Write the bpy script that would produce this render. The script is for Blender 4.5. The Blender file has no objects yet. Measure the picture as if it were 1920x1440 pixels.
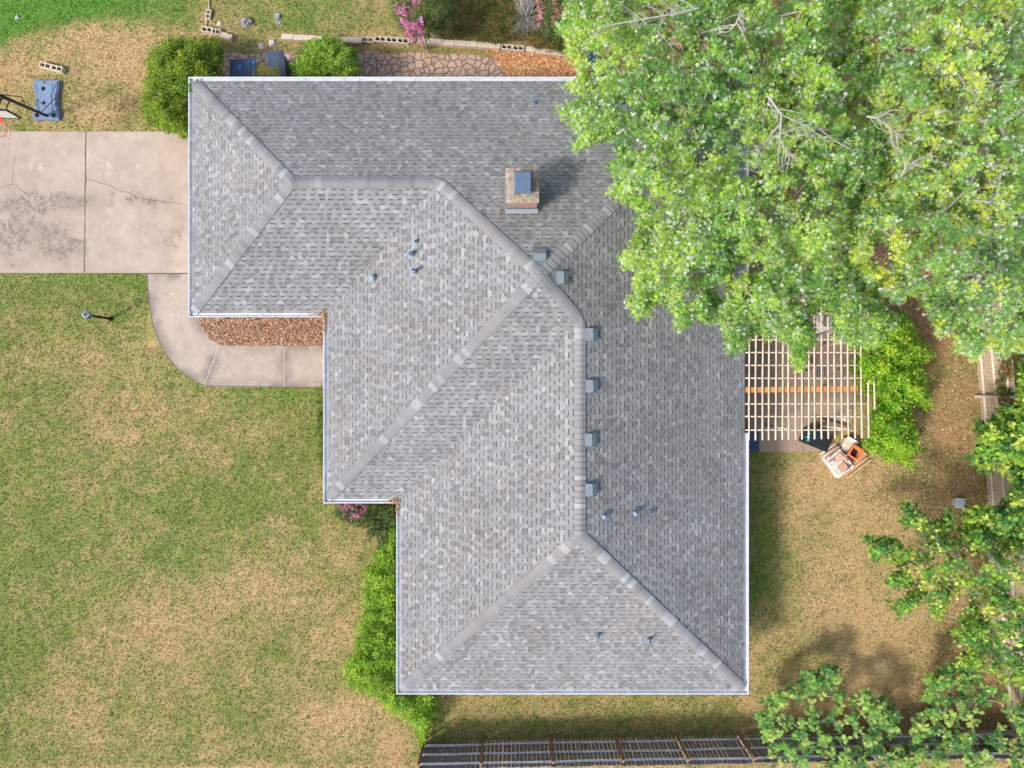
import bpy, math, random
import numpy as np
from mathutils import Vector

# ------------------------------------------------------------------ camera, sky, sun
H = 25.0            # camera height
K = 0.0186          # metres per photo pixel on the ground
scn = bpy.context.scene
cam = bpy.data.cameras.new('camera'); cam_o = bpy.data.objects.new('camera', cam)
scn.collection.objects.link(cam_o); scn.camera = cam_o
cam.sensor_width = 36; cam.lens = 36*H/(1920*K); cam.clip_end = 2000; cam.clip_start = .1
cam_o.location = (0, 0, H); cam_o.rotation_euler = (0, 0, 0)
EL = math.radians(47); SX, SY = -0.865, -0.502
w = bpy.data.worlds.new('World'); scn.world = w; w.use_nodes = True
nt = w.node_tree; bg = nt.nodes['Background']
sky = nt.nodes.new('ShaderNodeTexSky'); sky.sky_type = 'NISHITA'; sky.sun_disc = False
sky.sun_elevation = EL; sky.sun_rotation = math.atan2(SX, SY) % (2*math.pi)
sky.air_density = 1.0; sky.dust_density = 3.0; sky.ozone_density = .6
nt.links.new(sky.outputs[0], bg.inputs[0]); bg.inputs[1].default_value = 0.15
sun = bpy.data.lights.new('sun', 'SUN'); sun_o = bpy.data.objects.new('sun', sun)
scn.collection.objects.link(sun_o)
sun.energy = 1.9; sun.angle = math.radians(8.0); sun.color = (1, .96, .90)
d = Vector((-SX*math.cos(EL), -SY*math.cos(EL), -math.sin(EL)))
sun_o.rotation_euler = d.to_track_quat('-Z', 'Y').to_euler()
vs = scn.view_settings; vs.view_transform = 'Standard'; vs.look = 'None'; vs.gamma = 1; vs.exposure = 0.80

# ------------------------------------------------------------------ helpers
COL = scn.collection
RNG = np.random.default_rng(7); random.seed(7)
PI = math.pi
def P(px, py, z=0.0):
    s = K*(H-z)/H
    return Vector(((px-960)*s, (720-py)*s, z))
def P2(px, py, z=0.0):
    s = K*(H-z)/H
    return ((px-960)*s, (720-py)*s)

def mat(name, col=(.5, .5, .5), rough=.8, metal=0.0, noise=0.0, nscale=8.0, bump=0.0, bscale=40.0, spec=.3, col2=None, attr=None, transl=0.0):
    """Principled material; colour optionally from a colour attribute, varied by object-space noise"""
    m = bpy.data.materials.new(name); m.use_nodes = True
    n = m.node_tree; N = n.nodes; L = n.links
    b = N['Principled BSDF']; b.inputs['Roughness'].default_value = rough
    b.inputs['Metallic'].default_value = metal
    b.inputs['Specular IOR Level'].default_value = spec
    tc = N.new('ShaderNodeTexCoord')
    if attr:
        a = N.new('ShaderNodeAttribute'); a.attribute_name = attr; src = a.outputs['Color']
    else:
        a = N.new('ShaderNodeRGB'); a.outputs[0].default_value = (*col, 1); src = a.outputs[0]
    if noise > 0:
        t = N.new('ShaderNodeTexNoise'); t.inputs['Scale'].default_value = nscale; t.inputs['Detail'].default_value = 6
        t.inputs['Roughness'].default_value = .65
        L.new(tc.outputs['Object'], t.inputs['Vector'])
        mr = N.new('ShaderNodeMapRange'); mr.inputs[1].default_value = .3; mr.inputs[2].default_value = .7
        if col2:
            mr.inputs[3].default_value = 0; mr.inputs[4].default_value = 1
            mx = N.new('ShaderNodeMix'); mx.data_type = 'RGBA'
            L.new(t.outputs[0], mr.inputs[0]); L.new(mr.outputs[0], mx.inputs[0]); L.new(src, mx.inputs[6])
            mx.inputs[7].default_value = (*col2, 1); src = mx.outputs[2]
        else:
            mr.inputs[3].default_value = 1-noise; mr.inputs[4].default_value = 1+noise
            mx = N.new('ShaderNodeVectorMath'); mx.operation = 'SCALE'
            L.new(t.outputs[0], mr.inputs[0]); L.new(mr.outputs[0], mx.inputs['Scale']); L.new(src, mx.inputs[0]); src = mx.outputs[0]
    L.new(src, b.inputs['Base Color'])
    if bump > 0:
        t2 = N.new('ShaderNodeTexNoise'); t2.inputs['Scale'].default_value = bscale; t2.inputs['Detail'].default_value = 5
        L.new(tc.outputs['Object'], t2.inputs['Vector'])
        bp = N.new('ShaderNodeBump'); bp.inputs['Strength'].default_value = bump; bp.inputs['Distance'].default_value = .02
        L.new(t2.outputs[0], bp.inputs['Height']); L.new(bp.outputs[0], b.inputs['Normal'])
    if transl > 0:
        tr = N.new('ShaderNodeBsdfTranslucent'); mxs = N.new('ShaderNodeMixShader'); mxs.inputs[0].default_value = transl
        L.new(src, tr.inputs[0]); L.new(b.outputs[0], mxs.inputs[1]); L.new(tr.outputs[0], mxs.inputs[2])
        L.new(mxs.outputs[0], N['Material Output'].inputs[0])
    return m

class MB:
    """collects faces, becomes one mesh object"""
    def __init__(s): s.v = []; s.f = []; s.c = []; s.smooth = []
    def add(s, vs_, fs_, c=None, sm=False):
        o = len(s.v); s.v += [tuple(q) for q in vs_]; s.f += [tuple(i+o for i in f) for f in fs_]
        s.c += [c or (1, 1, 1)]*len(vs_); s.smooth += [sm]*len(fs_); return s
    def box(s, c, size, rz=0, rx=0, ry=0, col=None, taper=1.0, bevel=0.0):
        hx, hy, hz = [q/2 for q in size]
        from mathutils import Euler
        R = Euler((rx, ry, rz)).to_matrix(); c = Vector(c); vs_ = []
        b = min(bevel, hx*.45, hy*.45, hz*.45)
        if b > 0:
            rings = [(-hz, b), (-hz+b, 0), (hz-b, 0), (hz, b)]
            for z, ins in rings:
                t = taper if z > 0 else 1.0
                X = hx*t-ins; Y = hy*t-ins; B = b
                for x, y in ((-X+B, -Y), (X-B, -Y), (X, -Y+B), (X, Y-B), (X-B, Y), (-X+B, Y), (-X, Y-B), (-X, -Y+B)):
                    vs_.append(c+R@Vector((x, y, z)))
            fs_ = [tuple(range(7, -1, -1)), tuple(range(24, 32))]
            for r in range(3):
                for i in range(8):
                    j = (i+1) % 8; fs_.append((r*8+i, r*8+j, r*8+8+j, r*8+8+i))
        else:
            for z in (-hz, hz):
                t = taper if z > 0 else 1.0
                for x, y in ((-hx, -hy), (hx, -hy), (hx, hy), (-hx, hy)):
                    vs_.append(c+R@Vector((x*t, y*t, z)))
            fs_ = [(3, 2, 1, 0), (4, 5, 6, 7), (0, 1, 5, 4), (1, 2, 6, 5), (2, 3, 7, 6), (3, 0, 4, 7)]
        return s.add(vs_, fs_, col)
    def tube(s, pts, rads, n=8, col=None, cap=True, sm=True):
        pts = [Vector(p) for p in pts]
        if not hasattr(rads, '__len__'): rads = [rads]*len(pts)
        vs_ = []; fs_ = []; prev = None
        for i, p in enumerate(pts):
            t = (pts[min(i+1, len(pts)-1)]-pts[max(i-1, 0)])
            t = t.normalized() if t.length > 1e-9 else Vector((0, 0, 1))
            a = prev if prev is not None else (Vector((0, 0, 1)) if abs(t.z) < .9 else Vector((1, 0, 0)))
            u = (a - t*a.dot(t)).normalized(); prev = u; v = t.cross(u)
            for k in range(n):
                an = 2*PI*k/n; vs_.append(p+(u*math.cos(an)+v*math.sin(an))*rads[i])
        for i in range(len(pts)-1):
            for k in range(n):
                j = (k+1) % n; fs_.append((i*n+k, i*n+j, (i+1)*n+j, (i+1)*n+k))
        if cap: fs_ += [tuple(range(n-1, -1, -1)), tuple((len(pts)-1)*n+k for k in range(n))]
        return s.add(vs_, fs_, col, sm)
    def lathe(s, c, prof, n=20, col=None):
        vs_ = [(c[0]+r*math.cos(2*PI*k/n), c[1]+r*math.sin(2*PI*k/n), c[2]+z) for r, z in prof for k in range(n)]
        fs_ = [(i*n+k, i*n+(k+1) % n, (i+1)*n+(k+1) % n, (i+1)*n+k) for i in range(len(prof)-1) for k in range(n)]
        return s.add(vs_, fs_, col, True)
    def prism(s, pts, z0, z1, col=None):
        n = len(pts); vs_ = [(x, y, z0) for x, y in pts]+[(x, y, z1) for x, y in pts]
        A = sum(pts[i][0]*pts[(i+1) % n][1]-pts[(i+1) % n][0]*pts[i][1] for i in range(n))
        top = tuple(range(n, 2*n)); bot = tuple(range(n-1, -1, -1))
        fs_ = [top, bot]+[(i, (i+1) % n, n+(i+1) % n, n+i) for i in range(n)]
        if A < 0: fs_ = [tuple(reversed(f)) for f in fs_]
        return s.add(vs_, fs_, col)
    def build(s, name, m, parent=None, coloured=False):
        me = bpy.data.meshes.new(name); me.from_pydata(s.v, [], s.f); me.update()
        me.polygons.foreach_set('use_smooth', s.smooth)
        if coloured:
            ca = me.color_attributes.new('tint', 'FLOAT_COLOR', 'POINT')
            arr = np.ones((len(s.v), 4)); arr[:, :3] = np.array(s.c); ca.data.foreach_set('color', arr.ravel())
        me.materials.append(m); o = bpy.data.objects.new(name, me); COL.objects.link(o)
        if parent: o.parent = parent; o.matrix_parent_inverse = parent.matrix_world.inverted() if False else o.matrix_parent_inverse
        return o

def tag(o, label=None, cat=None, group=None, kind=None):
    if label: o['label'] = label
    if cat: o['category'] = cat
    if group: o['group'] = group
    if kind: o['kind'] = kind
    return o
def thing(name, label, cat, loc=(0, 0, 0), rz=0, group=None):
    o = bpy.data.objects.new(name, None); o.empty_display_size = .2; COL.objects.link(o)
    o.location = loc; o.rotation_euler = (0, 0, rz)
    return tag(o, label, cat, group)
def copy_tree(o, parent=None):
    c = o.copy(); COL.objects.link(c)
    if parent: c.parent = parent
    for ch in list(o.children): copy_tree(ch, c)
    return c

def arr_mesh(name, V, loops, starts, tints, m, parent=None):
    """fast mesh from numpy arrays"""
    me = bpy.data.meshes.new(name)
    me.vertices.add(len(V)); me.vertices.foreach_set('co', np.ascontiguousarray(V, dtype=np.float32).ravel())
    me.loops.add(len(loops)); me.loops.foreach_set('vertex_index', loops.astype(np.int32))
    me.polygons.add(len(starts)); me.polygons.foreach_set('loop_start', starts.astype(np.int32))
    me.update(calc_edges=True)
    ca = me.color_attributes.new('tint', 'FLOAT_COLOR', 'POINT')
    A = np.ones((len(V), 4), dtype=np.float32); A[:, :3] = tints; ca.data.foreach_set('color', A.ravel())
    me.materials.append(m); o = bpy.data.objects.new(name, me); COL.objects.link(o)
    if parent: o.parent = parent
    return o

# leaf templates: list of (along, across, up) verts and quads
def kite(a, l, wd, o=(0, 0), fold=.12, k=.45):
    ca, sa = math.cos(a), math.sin(a)
    pts = [(0, 0, 0), (l*k, -wd, fold*wd*2), (l, 0, -.10*l), (l*k, wd, fold*wd*2)]
    return [(o[0]+x*ca-y*sa, o[1]+x*sa+y*ca, z) for x, y, z in pts]
TEMPL = {
 'oval': [kite(0, 1, .27)],
 'round': [kite(0, 1, .36, k=.5)],
 'blade': [kite(0, 1, .13)],
 'maple': [kite(0, 1, .13), kite(.8, .72, .12), kite(-.75, .8, .12)],
 'oak': [kite(0, 1, .11), kite(.7, .45, .09, (.3, 0)), kite(-.7, .45, .09, (.3, 0)), kite(.8, .33, .08, (.58, 0)), kite(-.8, .33, .08, (.58, 0))],
 'flower': [kite(i*2*PI/3, .6, .3) for i in range(3)],
}
def leaves(name, pos, dirs, size, tint, templ, m, parent=None, flat=.55, seed=1):
    """pos (n,3), dirs (n,3) leaf axis, size (n), tint (n,3)"""
    r = np.random.default_rng(seed); n = len(pos)
    D = dirs/np.linalg.norm(dirs, axis=1, keepdims=True)
    up = np.array([0, 0, 1.0])+r.normal(0, flat, (n, 3))
    Nn = up-D*np.sum(up*D, axis=1, keepdims=True); Nn /= np.linalg.norm(Nn, axis=1, keepdims=True)
    B = np.cross(Nn, D)
    T = np.array([v for q in TEMPL[templ] for v in q]); k = len(T)
    S = size[:, None, None]
    V = pos[:, None, :]+S*(T[None, :, 0, None]*D[:, None, :]+T[None, :, 1, None]*B[:, None, :]+T[None, :, 2, None]*Nn[:, None, :])
    V = V.reshape(-1, 3)
    loops = np.arange(n*k); starts = np.arange(0, n*k, 4)
    return arr_mesh(name, V, loops, starts, np.repeat(tint, k, axis=0), m, parent)

def inpoly(x, y, poly):
    x = np.asarray(x); y = np.asarray(y); res = np.zeros(x.shape, bool); n = len(poly)
    for i in range(n):
        x1, y1 = poly[i]; x2, y2 = poly[(i+1) % n]
        if y1 == y2: continue
        c = ((y1 > y) != (y2 > y)) & (x < (x2-x1)*(y-y1)/(y2-y1)+x1)
        res ^= c
    return res
def edged(x, y, poly):
    best = np.full(np.shape(x), 1e9); n = len(poly)
    for i in range(n):
        ax, ay = poly[i]; bx, by = poly[(i+1) % n]; dx, dy = bx-ax, by-ay; L2 = dx*dx+dy*dy+1e-9
        t = np.clip(((x-ax)*dx+(y-ay)*dy)/L2, 0, 1)
        best = np.minimum(best, np.hypot(x-ax-t*dx, y-ay-t*dy))
    return best
def vnoise(x, y, scale, seed):
    """smooth value noise"""
    r = np.random.default_rng(seed); G = r.random((64, 64)); x = np.asarray(x)/scale+100.3; y = np.asarray(y)/scale+100.7
    i = np.floor(x).astype(int); j = np.floor(y).astype(int); fx = x-i; fy = y-j
    fx = fx*fx*(3-2*fx); fy = fy*fy*(3-2*fy); g = lambda a, b: G[a % 64, b % 64]
    return (g(i, j)*(1-fx)+g(i+1, j)*fx)*(1-fy)+(g(i, j+1)*(1-fx)+g(i+1, j+1)*fx)*fy
def sample_poly(poly, n, r, holes=()):
    xs = [p[0] for p in poly]; ys = [p[1] for p in poly]; X = []; Y = []; c = 0
    while c < n:
        x = r.uniform(min(xs), max(xs), n*2); y = r.uniform(min(ys), max(ys), n*2)
        k = inpoly(x, y, poly)
        for hx, hy, rx, ry in holes: k &= ((x-hx)/rx)**2+((y-hy)/ry)**2 > 1
        X.append(x[k]); Y.append(y[k]); c += k.sum()
    return np.concatenate(X)[:n], np.concatenate(Y)[:n]

# ------------------------------------------------------------------ materials
M = {}
M['leaf'] = mat('leaf_surface', attr='tint', rough=.5, spec=.35, transl=.48)
M['petal'] = mat('petal', attr='tint', rough=.7, transl=.3)
M['bark'] = mat('grey_bark', (.25, .22, .19), .9, noise=.35, nscale=14, bump=.6)
M['twig'] = mat('pale_twig', (.36, .34, .31), .9, noise=.2, nscale=14)
M['blade'] = mat('grass_blade', attr='tint', rough=.8, spec=.15, transl=.25)
M['chip'] = mat('mulch_chip', attr='tint', rough=.9)
M['gutter'] = mat('painted_gutter', (.58, .60, .64), .4, spec=.4, noise=.14, nscale=5)
M['fascia'] = mat('fascia_paint', (.60, .60, .60), .5)
M['soffit'] = mat('soffit_paint', (.55, .54, .52), .7)
M['flash'] = mat('galvanised_flashing', (.24, .275, .31), .45, metal=.35, noise=.12, nscale=20)
M['ventmetal'] = mat('painted_vent_metal', (.18, .21, .235), .5, metal=.2, noise=.10, nscale=12)
M['capmetal'] = mat('blue_grey_cap', (.115, .17, .25), .42, metal=.25, noise=.12, nscale=9)
M['pipe'] = mat('vent_pipe_grey', (.25, .30, .36), .5, noise=.15, nscale=30)
M['dark'] = mat('dark_hollow', (.015, .014, .013), .9)
M['glass'] = mat('window_glass', (.03, .04, .05), .08, spec=.6)
M['white'] = mat('white_paint', (.75, .75, .73), .5, noise=.05)
M['block'] = mat('concrete_block', (.55, .46, .36), .95, noise=.22, nscale=12, bump=.5, bscale=60)
M['stone'] = mat('grey_rock', (.30, .28, .27), .95, noise=.5, nscale=6, bump=.8, bscale=15)
M['palestone'] = mat('pale_rock', (.62, .57, .52), .95, noise=.25, nscale=8, bump=.6, bscale=20)
M['binblue'] = mat('navy_plastic', (.022, .050, .110), .42, noise=.18, nscale=7, spec=.5)
M['bingrey'] = mat('slate_plastic', (.055, .075, .110), .42, noise=.18, nscale=7, spec=.5)
M['hinge'] = mat('bright_blue_plastic', (.03, .16, .40), .4)
M['black'] = mat('black_paint', (.012, .014, .020), .45, noise=.1)
M['blackplastic'] = mat('black_plastic', (.020, .024, .028), .4, noise=.2, nscale=5)
M['hoopbase'] = mat('blue_grey_plastic', (.15, .21, .31), .5, noise=.16, nscale=4, spec=.4)
M['red'] = mat('red_paint', (.65, .05, .03), .4)
M['net'] = mat('white_net', (.75, .72, .68), .8)
M['board'] = mat('backboard_face', (.58, .58, .55), .3)
M['pole'] = mat('peeled_pole', (.72, .64, .52), .85, noise=.35, nscale=5, bump=.3, col2=(.50, .39, .28))
M['orangebeam'] = mat('stained_beam', (.58, .23, .07), .7, noise=.25, nscale=5)
M['wood'] = mat('weathered_wood', (.20, .185, .17), .9, noise=.6, nscale=9, bump=.4)
M['woodtan'] = mat('tan_wood', (.50, .32, .18), .85, noise=.3, nscale=9)
M['postwood'] = mat('brown_post_wood', (.24, .15, .085), .85, noise=.35, nscale=10)
M['rail'] = mat('grey_rail_wood', (.54, .54, .55), .9, noise=.3, nscale=7)
M['railtan'] = mat('sunbleached_rail', (.60, .52, .42), .9, noise=.2, nscale=7)
M['terracotta'] = mat('terracotta', (.66, .19, .07), .6, noise=.15, nscale=8)
M['teal'] = mat('teal_plastic', (.02, .42, .36), .4)
M['card'] = mat('old_cardboard', attr='tint', rough=.9, noise=.2, nscale=9)
M['ladder'] = mat('grey_metal', (.5, .56, .6), .4, metal=.4, noise=.2)

def shingle_mat():
    m = mat('asphalt_shingle', attr='tint', rough=.92, spec=.15)
    n = m.node_tree; N = n.nodes; L = n.links; b = N['Principled BSDF']
    src = b.inputs['Base Color'].links[0].from_socket
    tc = N.new('ShaderNodeTexCoord')
    prev = src
    for sc, lo, hi, det in ((.55, .92, 1.08, 4), (60, .86, 1.14, 3)):
        t = N.new('ShaderNodeTexNoise'); t.inputs['Scale'].default_value = sc; t.inputs['Detail'].default_value = det
        L.new(tc.outputs['Object'], t.inputs['Vector'])
        mr = N.new('ShaderNodeMapRange'); mr.inputs[1].default_value = .3; mr.inputs[2].default_value = .7
        mr.inputs[3].default_value = lo; mr.inputs[4].default_value = hi; L.new(t.outputs[0], mr.inputs[0])
        mx = N.new('ShaderNodeVectorMath'); mx.operation = 'SCALE'; L.new(prev, mx.inputs[0]); L.new(mr.outputs[0], mx.inputs['Scale']); prev = mx.outputs[0]
    # warm brownish weathering in broad patches
    t = N.new('ShaderNodeTexNoise'); t.inputs['Scale'].default_value = .9; t.inputs['Detail'].default_value = 5
    L.new(tc.outputs['Object'], t.inputs['Vector'])
    mr = N.new('ShaderNodeMapRange'); mr.inputs[1].default_value = .5; mr.inputs[2].default_value = .72; mr.inputs[3].default_value = 0; mr.inputs[4].default_value = .5
    L.new(t.outputs[0], mr.inputs[0])
    mm = N.new('ShaderNodeMix'); mm.data_type = 'RGBA'; mm.blend_type = 'MULTIPLY'; L.new(mr.outputs[0], mm.inputs[0]); L.new(prev, mm.inputs[6])
    mm.inputs[7].default_value = (1.0, .93, .86, 1); L.new(mm.outputs[2], b.inputs['Base Color'])
    return m
M['shingle'] = shingle_mat()

def brick_mat(name='red_brick', c1=(.42, .15, .09), c2=(.30, .10, .065), mortar=(.45, .42, .38), sc=1.0):
    m = bpy.data.materials.new(name); m.use_nodes = True; N = m.node_tree.nodes; L = m.node_tree.links; b = N['Principled BSDF']
    b.inputs['Roughness'].default_value = .9
    tc = N.new('ShaderNodeTexCoord'); sp = N.new('ShaderNodeSeparateXYZ'); L.new(tc.outputs['Object'], sp.inputs[0])
    ad = N.new('ShaderNodeMath'); ad.operation = 'ADD'; L.new(sp.outputs[0], ad.inputs[0]); L.new(sp.outputs[1], ad.inputs[1])
    cb = N.new('ShaderNodeCombineXYZ'); L.new(ad.outputs[0], cb.inputs[0]); L.new(sp.outputs[2], cb.inputs[1])
    br = N.new('ShaderNodeTexBrick'); br.inputs['Scale'].default_value = sc; br.inputs['Brick Width'].default_value = .21; br.inputs['Row Height'].default_value = .072
    br.inputs['Mortar Size'].default_value = .007; br.inputs['Color1'].default_value = (*c1, 1); br.inputs['Color2'].default_value = (*c2, 1); br.inputs['Mortar'].default_value = (*mortar, 1)
    L.new(cb.outputs[0], br.inputs['Vector']); L.new(br.outputs[0], b.inputs['Base Color'])
    bp = N.new('ShaderNodeBump'); bp.inputs['Strength'].default_value = .5; bp.inputs['Distance'].default_value = .01
    L.new(br.outputs['Fac'], bp.inputs['Height']); bp.invert = True; L.new(bp.outputs[0], b.inputs['Normal'])
    return m
M['brick'] = brick_mat(); M['chimneybrick'] = brick_mat('weathered_chimney_brick', (.40, .19, .14), (.30, .14, .11), (.48, .42, .36))
M['crown'] = mat('stained_mortar', (.46, .39, .31), .95, noise=.6, nscale=9, bump=.9, bscale=22, col2=(.17, .13, .10))

def concrete_mat(name, base, dark, light, pinkness=0.0, seed=0.0):
    m = bpy.data.materials.new(name); m.use_nodes = True; N = m.node_tree.nodes; L = m.node_tree.links; b = N['Principled BSDF']
    b.inputs['Roughness'].default_value = .9; b.inputs['Specular IOR Level'].default_value = .2
    tc = N.new('ShaderNodeTexCoord'); mp = N.new('ShaderNodeMapping'); mp.inputs['Location'].default_value = (seed, seed*.7, 0); L.new(tc.outputs['Object'], mp.inputs[0])
    def nz(sc, det, lo, hi, rough=.6):
        t = N.new('ShaderNodeTexNoise'); t.inputs['Scale'].default_value = sc; t.inputs['Detail'].default_value = det; t.inputs['Roughness'].default_value = rough
        L.new(mp.outputs[0], t.inputs['Vector']); mr = N.new('ShaderNodeMapRange'); mr.inputs[1].default_value = lo; mr.inputs[2].default_value = hi
        L.new(t.outputs[0], mr.inputs[0]); return mr.outputs[0]
    def mix(f, a, c, amt=1.0):
        mx = N.new('ShaderNodeMix'); mx.data_type = 'RGBA'
        if amt < 1:
            ml = N.new('ShaderNodeMath'); ml.operation = 'MULTIPLY'; L.new(f, ml.inputs[0]); ml.inputs[1].default_value = amt; f = ml.outputs[0]
        L.new(f, mx.inputs[0])
        if isinstance(a, tuple): mx.inputs[6].default_value = (*a, 1)
        else: L.new(a, mx.inputs[6])
        mx.inputs[7].default_value = (*c, 1); return mx.outputs[2]
    c = mix(nz(.45, 5, .40, .62), base, light, .7)
    c = mix(nz(.8, 8, .55, .68, .72), c, dark, .85)
    c = mix(nz(6, 8, .55, .75, .7), c, dark, .45)
    c = mix(nz(3.2, 7, .66, .74, .7), c, (.75, .68, .60), .5)
    c = mix(nz(70, 3, .35, .75), c, dark, .25)
    L.new(c, b.inputs['Base Color'])
    t = N.new('ShaderNodeTexNoise'); t.inputs['Scale'].default_value = 60; t.inputs['Detail'].default_value = 4; L.new(tc.outputs['Object'], t.inputs['Vector'])
    bp = N.new('ShaderNodeBump'); bp.inputs['Strength'].default_value = .25; bp.inputs['Distance'].default_value = .01; L.new(t.outputs[0], bp.inputs['Height']); L.new(bp.outputs[0], b.inputs['Normal'])
    return m
M['drive'] = concrete_mat('driveway_concrete', (.48, .385, .32), (.29, .235, .20), (.55, .45, .38))
M['walk'] = concrete_mat('walkway_concrete', (.34, .29, .245), (.20, .17, .15), (.44, .365, .295), seed=9)
M['patio'] = concrete_mat('patio_concrete', (.33, .24, .18), (.20, .15, .12), (.40, .30, .22), seed=21)
M['joint'] = mat('joint_line', (.13, .11, .09), .95)
M['jointlight'] = mat('pale_joint', (.42, .37, .32), .9)

# ground: attributes green / dry / litter in one colour attribute
def ground_mat():
    m = bpy.data.materials.new('lawn_and_soil'); m.use_nodes = True; N = m.node_tree.nodes; L = m.node_tree.links; b = N['Principled BSDF']
    b.inputs['Roughness'].default_value = .95; b.inputs['Specular IOR Level'].default_value = .08
    tc = N.new('ShaderNodeTexCoord'); a = N.new('ShaderNodeAttribute'); a.attribute_name = 'tint'; sp = N.new('ShaderNodeSeparateColor'); L.new(a.outputs['Color'], sp.inputs[0])
    def nz(sc, det, lo, hi, rough=.6, st=None):
        t = N.new('ShaderNodeTexNoise'); t.inputs['Scale'].default_value = sc; t.inputs['Detail'].default_value = det; t.inputs['Roughness'].default_value = rough
        if st:
            mp = N.new('ShaderNodeMapping'); mp.inputs['Scale'].default_value = st[:3]; mp.inputs['Rotation'].default_value = (0, 0, st[3]); L.new(tc.outputs['Object'], mp.inputs[0]); L.new(mp.outputs[0], t.inputs['Vector'])
        else: L.new(tc.outputs['Object'], t.inputs['Vector'])
        mr = N.new('ShaderNodeMapRange'); mr.inputs[1].default_value = lo; mr.inputs[2].default_value = hi; L.new(t.outputs[0], mr.inputs[0]); return mr.outputs[0]
    def mt(op, x, y):
        q = N.new('ShaderNodeMath'); q.operation = op; q.use_clamp = op in ('ADD', 'SUBTRACT')
        for i, s in enumerate((x, y)):
            if isinstance(s, (int, float)): q.inputs[i].default_value = s
            else: L.new(s, q.inputs[i])
        return q.outputs[0]
    def mix(f, x, y):
        mx = N.new('ShaderNodeMix'); mx.data_type = 'RGBA'; L.new(f, mx.inputs[0])
        for i, s in ((6, x), (7, y)):
            if isinstance(s, tuple): mx.inputs[i].default_value = (*s, 1)
            else: L.new(s, mx.inputs[i])
        return mx.outputs[2]
    grain = nz(16, 6, .36, .64, .8)
    grain2 = nz(30, 4, .34, .66, .7, (1, .45, 1, .7))
    patch = nz(1.3, 7, .38, .62, .68)
    fine = nz(5, 7, .38, .62, .7)
    # dryness = attribute pushed by patch + fine noise
    dsum = mt('ADD', mt('MULTIPLY', sp.outputs[1], .95), mt('MULTIPLY', mt('SUBTRACT', mt('ADD', mt('MULTIPLY', patch, .5), mt('MULTIPLY', fine, .5)), .0), .42))
    dr = N.new('ShaderNodeMapRange'); dr.inputs[1].default_value = .30; dr.inputs[2].default_value = .92; L.new(dsum, dr.inputs[0]); dry = dr.outputs[0]
    green = mix(grain, (.100, .135, .030), (.25, .275, .075))
    lush = mix(grain, (.050, .125, .018), (.15, .30, .05))
    g = mix(sp.outputs[0], green, lush)
    straw = mix(grain2, (.30, .20, .085), (.58, .41, .21))
    c = mix(dry, g, straw)
    soil = mix(grain, (.20, .105, .055), (.47, .27, .15))
    c = mix(sp.outputs[2], c, soil)
    dk = nz(24, 5, .30, .56, .8)
    mr = N.new('ShaderNodeMapRange'); mr.inputs[3].default_value = .66; mr.inputs[4].default_value = 1.08; L.new(dk, mr.inputs[0])
    sc = N.new('ShaderNodeVectorMath'); sc.operation = 'SCALE'; L.new(c, sc.inputs[0]); L.new(mr.outputs[0], sc.inputs['Scale'])
    L.new(sc.outputs[0], b.inputs['Base Color'])
    t = N.new('ShaderNodeTexNoise'); t.inputs['Scale'].default_value = 22; t.inputs['Detail'].default_value = 6; L.new(tc.outputs['Object'], t.inputs['Vector'])
    bp = N.new('ShaderNodeBump'); bp.inputs['Strength'].default_value = .7; bp.inputs['Distance'].default_value = .03; L.new(t.outputs[0], bp.inputs['Height']); L.new(bp.outputs[0], b.inputs['Normal'])
    return m
M['ground'] = ground_mat()

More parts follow.
